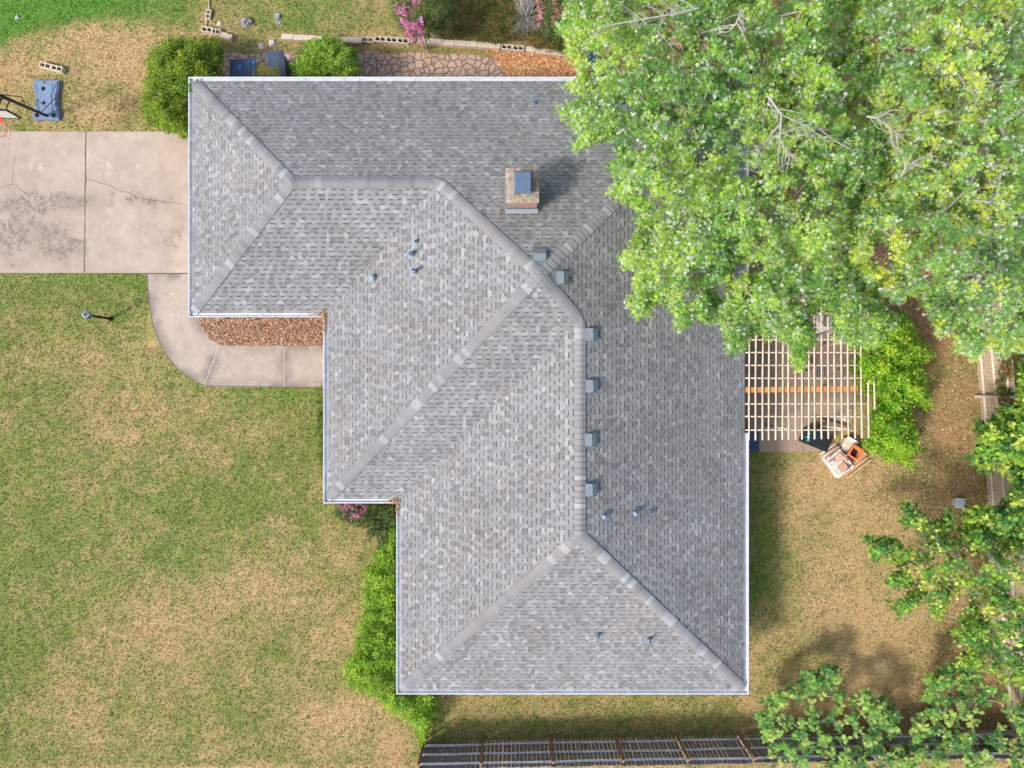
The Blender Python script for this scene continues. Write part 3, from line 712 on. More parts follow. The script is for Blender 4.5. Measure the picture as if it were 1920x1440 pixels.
# fascia, soffit, walls
inn = offset(OUT, -.012); inn2 = offset(OUT, -.45)
f = MB(); n = 8
f.add([(x, y, ZE-.015) for x, y in inn]+[(x, y, ZE-.16) for x, y in inn], [(i, (i+1) % n, n+(i+1) % n, n+i) for i in range(n)]); f.build('fascia', M['fascia'], house)
f = MB(); f.add([(x, y, ZE-.155) for x, y in inn]+[(x, y, ZE-.155) for x, y in inn2], [(i, (i+1) % n, n+(i+1) % n, n+i) for i in range(n)]); f.build('soffit', M['soffit'], house)
f = MB(); f.add([(x, y, 0) for x, y in inn2]+[(x, y, ZE-.1) for x, y in inn2], [(i, (i+1) % n, n+(i+1) % n, n+i) for i in range(n)]); f.build('wall', M['brick'], house)
WX0, WX1, WX2, WX3 = X0+.45, X1+.45, X2+.45, X3-.45; WY0, WY1, WY2, WY3 = Y0-.45, Y1+.45, Y2+.45, Y3+.45
def opening(c, wd, ht, axis, out, kind):
    """c centre, axis 'x' wall runs along x"""
    x, y, z = c
    sz = lambda a, t, h_: (a, t, h_) if axis == 'x' else (t, a, h_)
    sh = lambda dd: (x, y+out*dd, z) if axis == 'x' else (x+out*dd, y, z)
    if kind == 'window':
        fr = MB()
        for s_ in (-1, 1):
            cc = sh(.02); fr.box((cc[0]+(s_*(wd/2) if axis == 'x' else 0), cc[1]+(s_*(wd/2) if axis == 'y' else 0), z), sz(.07, .07, ht+.07))
            fr.box((cc[0], cc[1], z+s_*ht/2), sz(wd-.07, .066, .07))
        fr.box(sh(.02), sz(.035, .05, ht-.07))
        o_ = fr.build('window', M['white'], house)
        MB().box(sh(.008), sz(wd-.06, .02, ht-.06)).build('pane', M['glass'], o_)
        MB().box((sh(.05)[0], sh(.05)[1], z-ht/2-.07), sz(wd+.16, .12, .06)).build('sill', M['white'], o_)
    elif kind == 'door':
        o_ = MB().box(sh(.02), sz(wd, .06, ht), bevel=.01).build('door', M['white'], house)
        hx = sh(.08); MB().tube([(hx[0]+(wd*.4 if axis == 'x' else 0), hx[1]+(wd*.4 if axis == 'y' else 0), z-.03), (hx[0]+(wd*.4 if axis == 'x' else 0), hx[1]+(wd*.4 if axis == 'y' else 0), z+.09)], .018).build('handle', M['dark'], o_)
    else:
        g_ = MB()
        for k in range(4): g_.box((sh(.02)[0], sh(.02)[1], z-ht/2+ht*(k+.5)/4), sz(wd, .06, ht/4-.012), bevel=.012)
        g_.build('garage_door', M['white'], house)
opening((WX0, EY(380), 1.08), 4.9, 2.14, 'y', -1, 'garage')
opening((WX1, EY(690), 1.05), 1.0, 2.1, 'y', -1, 'door')
opening((WX1, EY(820), 1.45), 1.8, 1.2, 'y', -1, 'window')
opening((WX2, EY(1080), 1.45), 1.8, 1.2, 'y', -1, 'window'); opening((WX2, EY(1210), 1.45), 1.2, 1.2, 'y', -1, 'window')
opening((EX(500), WY1, 1.5), 1.4, 1.1, 'x', -1, 'window'); opening((EX(940), WY3, 1.5), 1.4, 1.1, 'x', -1, 'window'); opening((EX(1200), WY3, 1.5), 1.0, 1.0, 'x', -1, 'window')
opening((WX3, EY(980), 1.5), 1.4, 1.1, 'y', 1, 'window'); opening((WX3, EY(1180), 1.5), 1.4, 1.1, 'y', 1, 'window'); opening((WX3, EY(680), 1.05), 1.8, 2.1, 'y', 1, 'window')
opening((EX(700), WY0, 1.5), 1.4, 1.1, 'x', 1, 'window'); opening((EX(900), WY0, 1.05), .95, 2.1, 'x', 1, 'door')
# downspouts
for px, py, ox, oy in ((365, 582, -.1, 0), (755, 1289, -.1, 0), (1391, 1289, .1, 0), (618, 930, -.1, 0)):
    x, y = EX(px), EY(py); MB().box((x+ox*.4, y, ZE/2-.1), (.07, .09, ZE-.22), bevel=.01).build('downspout', M['gutter'], house)

# leaf debris caught in the gutter's inner corners
r = np.random.default_rng(44); gpos = []
for gx_, gy_, sx_, sy_ in ((X1, Y1, .5, .03), (X2, Y2, .35, .03), (X1-.06, Y1-.2, .03, .25), (X2-.06, Y2-.15, .03, .2)):
    n_ = 70; gpos.append(np.stack([gx_-.02-np.abs(r.normal(0, sx_*.5, n_)), gy_-.05+r.normal(0, sy_, n_), ZE+.005+r.random(n_)*.04], 1))
gpos = np.concatenate(gpos); n_ = len(gpos); a = r.uniform(0, 2*PI, n_)
leaves('gutter_debris', gpos, np.stack([np.cos(a), np.sin(a), r.normal(0, .3, n_)], 1), r.uniform(.04, .09, n_), np.array([(.42, .22, .10), (.30, .16, .08), (.50, .34, .18)])[r.integers(0, 3, n_)], 'oval', M['chip'], house, seed=3)['kind'] = 'stuff'
# chimney
ZT = 5.72
cx0, cy0 = P2(948.5, 314, ZT); cx1, cy1 = P2(1010, 379, ZT)
ccx, ccy = (cx0+cx1)/2, (cy0+cy1)/2; cw, cd = cx1-cx0, cy0-cy1
ch = bpy.data.objects.new('chimney', None); COL.objects.link(ch); ch.parent = house
zb = roofh(ccx, ccy+cd/2)-.25
MB().box((ccx, ccy, (zb+ZT-.1)/2), (cw-.06, cd-.06, ZT-.1-zb)).build('brick_stack', M['chimneybrick'], ch)
cr = MB(); cr.box((ccx, ccy, ZT-.17), (cw-.035, cd-.035, .066), bevel=.01).box((ccx, ccy, ZT-.095), (cw-.02, cd-.02, .07), bevel=.015)
cr.build('corbel_course', M['chimneybrick'], ch)
# crown of mortar: sloped irregular slab
nn = 9; V_ = []; F_ = []
for i in range(nn+1):
    for j in range(nn+1):
        a = i/nn*2-1; b_ = j/nn*2-1; e = max(abs(a), abs(b_)); z = ZT-.06+.07*(1-e)**.7+random.uniform(-.012, .012)
        wob_ = 1+(random.uniform(-.025, .01) if e > .99 else 0)
        V_.append((ccx+a*(cw/2+.012)*wob_, ccy+b_*(cd/2+.012)*wob_, z if e < .99 else ZT-.055+random.uniform(-.015, .01)))
for i in range(nn):
    for j in range(nn): F_.append((i*(nn+1)+j, (i+1)*(nn+1)+j, (i+1)*(nn+1)+j+1, i*(nn+1)+j+1))
MB().add(V_, F_).build('mortar_crown', M['crown'], ch)
kx0, ky0 = P2(964, 319, ZT+.3); kx1, ky1 = P2(998, 361, ZT+.3); kcx, kcy, kw, kd = (kx0+kx1)/2, (ky0+ky1)/2, kx1-kx0, ky0-ky1
fl = MB(); fl.box((kcx, kcy, ZT+.10), (kw*.8, kd*.82, .2)); fl.build('flue', M['dark'], ch)
kc = MB(); z0 = ZT+.23; kc.box((kcx, kcy, z0), (kw, kd, .02))
ix, iy = kw/2-.045, kd/2-.045
kc.add([(kcx-kw/2, kcy-kd/2, z0+.0105), (kcx+kw/2, kcy-kd/2, z0+.0105), (kcx+kw/2, kcy+kd/2, z0+.0105), (kcx-kw/2, kcy+kd/2, z0+.0105),
        (kcx-ix, kcy-iy, z0+.07), (kcx+ix, kcy-iy, z0+.07), (kcx+ix, kcy+iy, z0+.07), (kcx-ix, kcy+iy, z0+.07)],
       [(0, 1, 5, 4), (1, 2, 6, 5), (2, 3, 7, 6), (3, 0, 4, 7), (4, 5, 6, 7)])
for sx in (-1, 1):
    for sy in (-1, 1): kc.tube([(kcx+sx*ix, kcy+sy*iy, ZT+.01), (kcx+sx*ix, kcy+sy*iy, z0)], .012, 6)
kc.build('chimney_cap', M['capmetal'], ch)
fb = MB(); yb = ccy-cd/2; zr = roofh(ccx, yb)
fb.add([(ccx-cw/2-.02, yb+.03, zr+.10), (ccx+cw/2+.02, yb+.03, zr+.10), (ccx+cw/2+.02, yb-.09, zr+.055), (ccx-cw/2-.02, yb-.09, zr+.055)], [(0, 3, 2, 1)])
fb.add([(ccx-cw/2, yb+.02, zr+.10), (ccx+cw/2, yb+.02, zr+.10), (ccx+cw/2, yb+.02, zr+.20), (ccx-cw/2, yb+.02, zr+.20)], [(0, 1, 2, 3)])
for s_ in (-1, 1):
    for t in range(5):
        y = ccy+cd/2-.04-(cd-.1)*t/5; x = ccx+s_*(cw/2+.02); zz = roofh(x, y)
        fb.box((x, y-.07, zz+.035), (.10, .17, .012), rx=-math.atan(PITCH))
fb.build('flashing', M['flash'], ch)

# box vents: origin on roof, slope direction
def on_roof(px, py):
    z = 4.5
    for _ in range(12):
        x, y = P2(px, py, z); z = roofh(x, y)
    return x, y, z
def box_vent(px, py, dn, s_=.33, hd=.14):
    """dn: unit vector down the slope"""
    # image position is that of the raised hood: solve for the foot
    z = 5.0
    for _ in range(12):
        x, y = P2(px, py, z); z = roofh(x, y)+hd
    ang = math.atan(PITCH); D_ = Vector((dn[0]*math.cos(ang), dn[1]*math.cos(ang), -math.sin(ang))); N_ = Vector((dn[0]*math.sin(ang), dn[1]*math.sin(ang), math.cos(ang))); S_ = D_.cross(N_)
    c = Vector((x, y, roofh(x, y)))
    W = lambda a, b_, h_: c+D_*a+S_*b_+N_*h_
    o_ = bpy.data.objects.new('roof_vent', None); COL.objects.link(o_); o_.parent = house
    h2 = s_/2; fg = MB(); q_ = h2+.05
    fg.add([W(-q_-.05, -q_, .016), W(q_, -q_, .016), W(q_, q_, .016), W(-q_-.05, q_, .016)], [(0, 1, 2, 3)]); face_up(fg); fg.build('vent_flange', M['flash'], o_)
    hd_ = MB(); pts = []
    for b_ in (-h2, h2):
        pts += [W(-h2, b_, .02), W(h2, b_, .05), W(h2+.01, b_, hd-.03), W(0, b_, hd+.01), W(-h2-.0, b_, .05)]
    hd_.add(pts, [(0, 1, 2, 3, 4), (9, 8, 7, 6, 5), (3, 2, 7, 8), (4, 3, 8, 9), (0, 4, 9, 5), (1, 6, 7, 2)])
    for b_ in (-h2-.004, h2+.004): hd_.tube([W(h2+.01, b_, hd-.035), W(0, b_, hd+.008), W(-h2, b_, .045)], .006, 5)
    hd_.tube([W(0, -h2, hd+.011), W(0, h2, hd+.011)], .006, 5)
    hd_.build('vent_hood', M['ventmetal'], o_)
for px, py, dn in ((1012, 479, (0, 1)), (1053, 520, (1, 0)), (1108, 627, (1, 0)), (1108, 724, (1, 0)), (1106, 825, (1, 0)), (1107, 919, (1, 0))):
    box_vent(px, py, dn)
def pipe_vent(px, py, dn, h_, rad, style='open', fl_=.17):
    x, y, z = on_roof(px, py)
    o_ = bpy.data.objects.new('vent_pipe', None); COL.objects.link(o_); o_.parent = house
    ang = math.atan(PITCH); D_ = Vector((dn[0]*math.cos(ang), dn[1]*math.cos(ang), -math.sin(ang))); N_ = Vector((dn[0]*math.sin(ang), dn[1]*math.sin(ang), math.cos(ang))); S_ = D_.cross(N_); c = Vector((x, y, z))
    fg = MB(); fg.add([c+D_*(fl_)+S_*fl_*.8+N_*.018, c+D_*(fl_)-S_*fl_*.8+N_*.018, c-D_*(fl_*.25)-S_*fl_*.8+N_*.014, c-D_*(fl_*.25)+S_*fl_*.8+N_*.014], [(0, 1, 2, 3)])
    fg.v += []; face_up(fg)
    fg.lathe((x, y, z), [(rad*2.1, -.01), (rad*1.7, .06), (rad*1.05, .13)], 16); fg.build('flashing', M['flash'], o_)
    pm = MB()
    if style == 'elbow':
        pts = [(x, y, z), (x, y, z+h_), (x-.03, y-.02, z+h_+.08), (x-.10, y-.06, z+h_+.11), (x-.17, y-.11, z+h_+.07), (x-.19, y-.13, z+h_)]
        pm.tube(pts, rad, 12)
    else:
        pm.lathe((x, y, z), [(rad, -.02), (rad, h_), (rad*.75, h_), (rad*.72, h_-.12), (0.001, h_-.12)], 16)
        if style == 'cap':
            pm.lathe((x, y, z), [(rad*1.9, h_+.01), (rad*1.9, h_+.035), (rad*1.2, h_+.08), (.001, h_+.10)], 16)
    pm.build('pipe', M['pipe'], o_)
    if style == 'open': MB().lathe((x, y, z), [(.001, h_-.02), (rad*.74, h_-.02)], 14).build('pipe_bore', M['dark'], o_)
pipe_vent(1002, 193, (0, 1), .12, .035)
pipe_vent(781, 453, (-1, 0), .12, .035); pipe_vent(774, 476, (-1, 0), .22, .045, 'elbow'); pipe_vent(778, 509, (-1, 0), .40, .045); pipe_vent(700, 521, (-1, 0), .10, .05, 'cap')
pipe_vent(1132, 967, (1, 0), .13, .04, 'cap'); pipe_vent(1190, 961, (1, 0), .13, .04, 'cap'); pipe_vent(1220, 959, (1, 0), .12, .04)
pipe_vent(1122, 1189, (0, -1), .16, .035, 'elbow', .12); pipe_vent(1216, 1198, (0, -1), .28, .045)

# ------------------------------------------------------------------ foliage
def branches(mb, nodes, root, r0, r1, n=5):
    """greedy tree from root through nodes (array n,3); returns nothing"""
    rootv = np.array(root); dist = np.linalg.norm(nodes-rootv, axis=1); order = np.argsort(dist)
    P_ = [rootv]; par = [-1]; idx = []
    for k in order:
        A = np.array(P_); dd = np.linalg.norm(A-nodes[k], axis=1)+.35*np.linalg.norm(A-rootv, axis=1)*.3
        j = int(np.argmin(dd)); P_.append(nodes[k]); par.append(j)
    cnt = np.ones(len(P_))
    for i in range(len(P_)-1, 0, -1): cnt[par[i]] += cnt[i]
    tot = cnt[0]
    rad = r1+(r0-r1)*(cnt/tot)**.5
    for i in range(1, len(P_)):
        a = P_[par[i]]; b_ = P_[i]; m_ = (a+b_)/2+np.array([0, 0, -.04])+RNG.normal(0, .03, 3)
        ra_ = min(rad[par[i]], rad[i]*1.35)
        mb.tube([a, m_, b_], [ra_, (ra_+rad[i])/2, rad[i]], n, cap=False)

def crown_leaves(name, C, outdir, per, spread, lsize, cols, templ, parent, seed, droop=.35, pale=0, palecol=(.55, .62, .5), flat=.55, tipcol=None, cw=None, vj=(.7, 1.3), m='leaf', aniso=1.0, patchy=0.0):
    r = np.random.default_rng(seed); n = len(C)
    D = outdir/np.maximum(np.linalg.norm(outdir, axis=1, keepdims=True), 1e-6)
    idx = np.repeat(np.arange(n), per); N_ = len(idx)
    t = r.random(N_); off = r.normal(0, 1, (N_, 3))*spread*np.array([1, 1, .6])
    along = D[idx]*(t[:, None]-.3)*spread*2.4*aniso
    pos = C[idx]+off*.62+along
    a = r.uniform(0, 2*PI, N_); rnd = np.stack([np.cos(a), np.sin(a), r.normal(0, .35, N_)], 1)
    dirs = rnd*.8+D[idx]*.7*min(aniso, 1.0)+np.array([0, 0, -droop]); 
    cols = np.array(cols); cc = r.integers(0, len(cols), n) if cw is None else r.choice(len(cols), n, p=cw)
    if patchy > 0:   # neighbouring sprays share an age and so a colour
        f_ = vnoise(C[:, 0]+50, C[:, 1]+50, .9, seed)*.7+vnoise(C[:, 0]+50, C[:, 1]+50, .4, seed+1)*.3+r.normal(0, patchy, n)
        q_ = np.argsort(np.argsort(f_))/n; od = np.argsort(cols[:, 0]); cc = od[np.clip((q_*len(cols)).astype(int), 0, len(cols)-1)]
    base = cols[cc][idx]*r.uniform(.78, 1.22, n)[idx][:, None]
    tint = base*r.uniform(*vj, (N_, 1))*(1+r.normal(0, .05, (N_, 3)))
    if pale > 0:
        pc = r.random(n) < .55; k = (r.random(N_) < pale*(1+.8*pc[idx])); tint[k] = np.array(palecol)*r.uniform(.6, 1.15, (k.sum(), 1))
    if tipcol is not None:
        k = (t > .8) & (r.random(N_) < .6); tint[k] = tint[k]*.4+np.array(tipcol)*.6
    size = lsize*r.uniform(.6, 1.2, N_)
    return leaves(name, pos, dirs, size, np.clip(tint, .004, .85), templ, M[m], parent, flat=flat, seed=seed+1)

def tree(name, label, group, poly, z0, z1, ncl, per, spread, lsize, cols, templ, trunk, seed, holes=(), thr=.25, nscale=38, inset=0, edge=60, layers=(1.0, .6, .35), lobes=None, bare=(), trunk_r=.22, **kw):
    """poly in photo pixels (crown outline as it stands at its own height)"""
    r = np.random.default_rng(seed)
    tx, ty = trunk; root = thing(name, label, 'tree', (*P2(tx, ty), 0), group=group); R0 = np.array([*P2(tx, ty), 0])
    x, y = sample_poly(poly, ncl*3, r, holes); xe, ye = sample_poly(poly, ncl*6, r, holes); ke = edged(xe, ye, poly) < 16; ke[int(ncl*3):] &= True
    ne = min(int(ke.sum()), int(ncl*.22)); x[:ne*2:2] = xe[ke][:ne]; y[:ne*2:2] = ye[ke][:ne]
    dn = vnoise(x, y, nscale, seed)*.65+vnoise(x, y, nscale*.4, seed+5)*.35
    ed_ = edged(x, y, poly); eb = ed_ < 16; k = ((dn > thr) | eb) & (ed_ > inset); x = x[k][:ncl]; y = y[k][:ncl]; dn = dn[k][:ncl]; n = len(x)
    e = np.clip(edged(x, y, poly)/edge, 0, 1)
    lay = np.array(layers)[r.integers(0, len(layers), n)]
    # sprigs that carry the pointed ends of the outline
    tp = []; m_ = len(poly); A_ = sum(poly[i][0]*poly[(i+1) % m_][1]-poly[(i+1) % m_][0]*poly[i][1] for i in range(m_))
    for i in range(m_):
        p0, p1, p2 = poly[i-1], poly[i], poly[(i+1) % m_]
        cr_ = (p1[0]-p0[0])*(p2[1]-p1[1])-(p1[1]-p0[1])*(p2[0]-p1[0])
        if cr_*A_ > 0 and -20 < p1[0] < 1935 and -20 < p1[1] < 1455:
            mx_, my_ = (p0[0]+p2[0])/2-p1[0], (p0[1]+p2[1])/2-p1[1]; L_ = math.hypot(mx_, my_)+1e-6
            if L_ < 7: continue
            for dd in np.arange(2, 38, 5.5):
                for _ in range(1+int(dd > 12)): tp.append((p1[0]+mx_/L_*dd+r.normal(0, .10*dd), p1[1]+my_/L_*dd+r.normal(0, .10*dd)))
    if tp:
        tp = np.array(tp); x = np.concatenate([x, tp[:, 0]]); y = np.concatenate([y, tp[:, 1]]); n = len(x); e = np.clip(edged(x, y, poly)/edge, 0, 1)
        lay = np.concatenate([lay, np.full(len(tp), 1.0)])
    z = z0+(z1-z0)*(e**.6)*lay+(vnoise(x, y, nscale*1.2, seed+9)-.5)*(z1-z0)*.5+r.normal(0, .12, n)
    s_ = K*(H-z)/H; C = np.stack([(x-960)*s_, (720-y)*s_, z], 1)
    cen = np.array([C[:, 0].mean(), C[:, 1].mean(), z0]) if lobes is None else None
    out = C-(np.array([*P2(tx, ty), z0-1.0]) if lobes is None else lobes(C)); out[:, 2] *= .5
    Cl = C-R0
    crown_leaves('crown', Cl, out, per, spread, lsize, cols, templ, root, seed, **kw)
    mb = MB(); fz = z0*.45; mb.tube([(0, 0, -.1), (.05, .02, fz*.5), (.0, .08, fz)], [trunk_r*1.35, trunk_r, trunk_r*.85], 10)
    sub = Cl[r.permutation(n)[:min(n, 420)]]; sub = sub+np.array([0, 0, -.12])
    branches(mb, sub, (0, .08, fz), trunk_r*.85, .009)
    mb.build('trunk', M['bark'], root)
    if bare:
        for (pts, zz, rr) in bare:
            tb = MB(); rr = rr*.62
            q_ = [P(px, py, zz+dz)-Vector(R0) for px, py, dz in pts]
            tb.tube(q_, [rr*(1-.7*i/(len(q_)-1)) for i in range(len(q_))], 5, cap=False)
            for _ in range(len(pts)*4):
                i = random.randrange(len(q_)-1); p = q_[i].lerp(q_[i+1], random.random()); dvec = (q_[i+1]-q_[i]).normalized(); sd = Vector((-dvec.y, dvec.x, 0))*random.choice((-1, 1))
                L_ = random.uniform(.25, .7); p1 = p+(dvec*.7+sd*.7)*L_*.5+Vector((0, 0, .03)); p2 = p1+(dvec*.8+sd*random.uniform(-.3, .9))*L_*.5-Vector((0, 0, .05))
                tb.tube([p, p1, p2], [rr*.4, rr*.28, rr*.12], 4, cap=False)
            tb.build('branch', M['twig'], root)
    return root

GR = [(.40, .60, .09), (.32, .54, .08), (.22, .44, .07), (.47, .66, .11), (.15, .34, .065)]
mapleL = [(1072, 0), (1060, 50), (1078, 105), (1096, 140), (1070, 160), (1092, 182), (1060, 205), (1074, 232), (1096, 250), (1084, 276), (1120, 262), (1160, 258), (1166, 290), (1150, 308), (1166, 326), (1152, 356), (1176, 374), (1198, 388), (1200, 430), (1192, 452), (1172, 475), (1176, 494), (1200, 500), (1196, 548), (1184, 560), (1204, 590), (1226, 565), (1254, 560), (1280, 612), (1308, 592), (1338, 594), (1342, 552), (1341, 527), (1362, 522), (1384, 500), (1398, 484), (1424, 512), (1398, 514), (1370, 532), (1348, 568), (1357, 610), (1374, 656), (1398, 650), (1408, 612), (1436, 622), (1462, 628), (1480, 636), (1502, 686), (1512, 662), (1530, 636), (1523, 600), (1546, 560), (1560, 586), (1572, 622), (1596, 634), (1640, 640), (1680, 600), (1640, 540), (1610, 480), (1620, 400), (1660, 330), (1680, 250), (1640, 160), (1600, 60), (1590, -60), (1400, -90), (1120, -90)]
holesL = [(1154, 104, 15, 9), (1112, 126, 13, 15), (1241, 88, 12, 9), (1322, 287, 20, 15), (1386, 252, 11, 20), (1418, 497, 26, 18), (1352, 545, 9, 26), (1555, 600, 14, 26), (1178, 205, 8, 16), (1195, 262, 9, 10), (1455, 408, 12, 10), (1298, 372, 8, 8), (1290, 250, 10, 8), (1230, 470, 6, 10), (1300, 160, 9, 9), (1200, 330, 6, 8), (1350, 250, 8, 8)]
MKW = dict(patchy=.24, inset=3, pale=.12, palecol=(.74, .82, .68), droop=.45, flat=.55)
tree('maple_tree', 'large silver maple with drooping bright green boughs spread over the corner of the roof', 'large maples at the back of the house', mapleL, 6.0, 9.0, 3300, 32, .105, .10, GR, 'maple', (1500, 250), 11, holesL, thr=.22,
     bare=[([(1310, 15, 0), (1270, 25, .1), (1210, 35, .1), (1160, 44, 0), (1128, 50, -.2)], 9.6, .035), ([(1245, 20, 0), (1235, 60, .1), (1265, 95, 0)], 9.5, .02), ([(1390, 20, 0), (1380, 45, .1), (1365, 60, 0)], 9.9, .05),
           ([(1440, 180, 0), (1465, 215, .1), (1462, 260, 0), (1482, 300, -.2)], 9.7, .05), ([(1465, 215, .1), (1515, 238, 0), (1550, 265, 0)], 9.7, .025), ([(1465, 250, 0), (1500, 238, .1), (1518, 250, 0)], 9.7, .02), ([(1462, 250, 0), (1425, 270, 0), (1408, 290, 0)], 9.6, .018), ([(1395, 315, 0), (1420, 325, 0), (1412, 300, 0)], 9.5, .015), ([(1350, 520, -3.5), (1346, 560, -3.6), (1362, 600, -3.9)], 8.5, .012)], trunk_r=.28, **MKW)
mapleR = [(1590, -60), (1600, 60), (1640, 160), (1670, 250), (1650, 330), (1615, 400), (1600, 480), (1640, 540), (1690, 560), (1728, 540), (1745, 575), (1772, 618), (1790, 610), (1800, 648), (1830, 664), (1856, 640), (1880, 656), (1930, 650), (1960, 400), (2060, 200), (2040, -60), (1800, -90)]
holesR = [(1660, 482, 26, 42), (1744, 518, 19, 14), (1645, 415, 15, 12), (1830, 195, 12, 7), (1668, 265, 10, 8), (1840, 290, 9, 8), (1600, 400, 10, 9), (1742, 470, 10, 8)]
GR2 = [(.48, .66, .12), (.36, .57, .11), (.23, .44, .10), (.58, .68, .09), (.18, .38, .09), (.28, .50, .10)]
tree('maple_tree', 'yellow-green silver maple leaning over the back fence in the far north east corner', 'large maples at the back of the house', mapleR, 6.3, 9.6, 2400, 32, .11, .10, GR2, 'maple', (1780, 260), 23, holesR, thr=.24,
     bare=[([(1870, 55, 0), (1840, 65, .1), (1790, 75, 0)], 9.6, .03), ([(1625, 218, 0), (1645, 222, .1), (1670, 240, 0), (1702, 268, 0)], 10.0, .04), ([(1655, 230, 0), (1672, 245, 0), (1668, 265, -.1)], 10.0, .018), ([(1910, 150, 0), (1870, 155, 0), (1825, 168, 0)], 9.8, .02), ([(1825, 375, 0), (1870, 380, 0), (1918, 382, 0)], 9.8, .03), ([(1690, 330, 0), (1700, 310, .1), (1745, 290, .1)], 9.9, .04)], trunk_r=.26, **MKW)

# spiny little tree seen through the gap
def sticks(name, label, cat, lines, m, group=None):
    p0 = P(*lines[0][0][0][:2]); root = thing(name, label, cat, (p0.x, p0.y, 0), group=group); mb = MB()
    for pts, rr in lines:
        q_ = [P(a, b_, c)-Vector((p0.x, p0.y, 0)) for a, b_, c in pts]; mb.tube(q_, [rr*(1-.55*i/(len(q_)-1)) for i in range(len(q_))], 6, cap=False)
    mb.build('trunk', M[m], root); return root

# generic bush
def bush(name, label, cat, poly, h0, h1, ncl, per, spread, lsize, cols, templ, seed, group=None, edge=30, holes=(), stems=6, flowers=None, thr=0.0, side=True, **kw):
    r = np.random.default_rng(seed); x, y = sample_poly(poly, ncl*2, r, holes)
    if thr > 0:
        k = vnoise(x, y, 14, seed) > thr; x, y = x[k], y[k]
    x, y = x[:ncl], y[:ncl]; n = len(x); e = np.clip(edged(x, y, poly)/edge, 0, 1)
    z = h0+(h1-h0)*np.sqrt(1-(1-e)**2)*(.72+.42*vnoise(x, y, 16, seed+3))
    low = r.random(n) < .35; z = np.where(low, z*r.uniform(.25, .85, n), z); z = np.maximum(z, .05)
    s_ = K*(H-z)/H; C = np.stack([(x-960)*s_, (720-y)*s_, z], 1)
    c0 = np.array([C[:, 0].mean(), C[:, 1].mean(), 0]); root = thing(name, label, cat, tuple(c0), group=group)
    Cl = C-c0; out = Cl.copy(); out[:, 2] = out[:, 2]*.6+.3
    o_ = crown_leaves('foliage', Cl, out, per, spread, lsize, cols, templ, root, seed, **kw)
    mb = MB(); sub = Cl[r.permutation(n)[:min(n, 60)]]*np.array([1, 1, .9])
    if stems:
        for k in range(stems):
            i0 = Cl[r.integers(0, n)]*np.array([.9, .9, 1]); b0 = np.array([i0[0]*.8, i0[1]*.8, 0]); mb.tube([b0, (b0+i0)/2+r.normal(0, .03, 3), i0], [.02, .014, .006], 5, cap=False)
        branches(mb, sub, (0, 0, .0), .03, .006, 4); mb.build('stem', M['bark'], root)
    if flowers:
        fp, nf, fc, fs = flowers; fx, fy = sample_poly(fp, nf, r); fz = h1*(.75+.4*r.random(nf)); ss = K*(H-fz)/H
        F_ = np.stack([(fx-960)*ss, (720-fy)*ss, fz], 1)-c0
        crown_leaves('blossom', F_, np.tile([0, 0, 1.0], (nf, 1)), 16, .07, fs, fc, 'flower', root, seed+77, droop=0, m='petal', vj=(.8, 1.2))
    return root
BR = [(.12, .22, .02), (.17, .29, .025), (.075, .155, .02), (.22, .31, .03)]
bush('garden_shrub', 'big rounded dark green shrub at the garage corner beside the driveway', 'shrub', [(290, 92), (320, 76), (360, 78), (412, 82), (414, 105), (408, 130), (414, 146), (395, 170), (372, 200), (365, 256), (340, 250), (312, 238), (282, 228), (272, 200), (282, 160), (284, 120)], .4, 2.3, 620, 40, .10, .085, [(.17, .29, .025), (.24, .38, .025), (.10, .20, .02), (.32, .42, .03)], 'oval', 31, edge=40, tipcol=(.30, .36, .04))
bush('garden_shrub', 'feathery light green shrub against the north eave between the wheelie bins and the stone path', 'shrub', [(548, 128), (565, 105), (585, 80), (610, 74), (640, 80), (662, 98), (672, 125), (665, 148), (555, 148)], .3, 2.0, 300, 30, .08, .085, [(.26, .44, .05), (.20, .36, .04), (.36, .52, .06)], 'oval', 32, edge=28, tipcol=(.32, .42, .05))
bush('garden_shrub', 'small yellowish shrub at the north eave between the two wheelie bins', 'shrub', [(478, 130), (495, 122), (520, 126), (530, 148), (476, 150)], .3, 2.1, 60, 26, .07, .07, [(.25, .27, .05), (.16, .22, .03), (.33, .27, .07)], 'blade', 33, edge=14, stems=3)
bush('front_hedge', 'long bright green hedge bulging out along the front wall of the south wing', 'hedge', [(750, 968), (716, 1030), (700, 1060), (684, 1075), (688, 1100), (682, 1160), (672, 1215), (650, 1256), (662, 1282), (700, 1300), (722, 1322), (752, 1332), (776, 1360), (790, 1392), (802, 1362), (814, 1330), (818, 1300), (800, 1290), (756, 1290), (756, 1000)], .35, 1.55, 1150, 34, .10, .085, [(.24, .42, .03), (.32, .52, .04), (.15, .30, .03), (.40, .56, .05)], 'oval', 34, edge=26, stems=14)
bush('flower_bush', 'dark leaved bush with a few pink blooms in the inner corner below the front eave', 'bush', [(632, 940), (750, 938), (748, 1010), (745, 1065), (722, 1062), (708, 1016), (688, 992), (660, 976), (636, 968)], .2, 1.1, 420, 30, .09, .075, [(.07, .14, .03), (.11, .18, .04), (.16, .20, .05)], 'oval', 35, edge=20, flowers=([(632, 942), (690, 944), (684, 972), (645, 972)], 34, [(.70, .20, .42), (.75, .28, .50)], .045))
bush('narrow_hedge', 'thin clipped yellow-green hedge squeezed against the front wall south of the walkway', 'hedge', [(596, 728), (625, 728), (625, 868), (601, 866), (598, 800)], .5, 1.1, 190, 30, .06, .06, [(.16, .23, .03), (.10, .17, .02), (.26, .30, .04)], 'oval', 36, edge=8, stems=3)
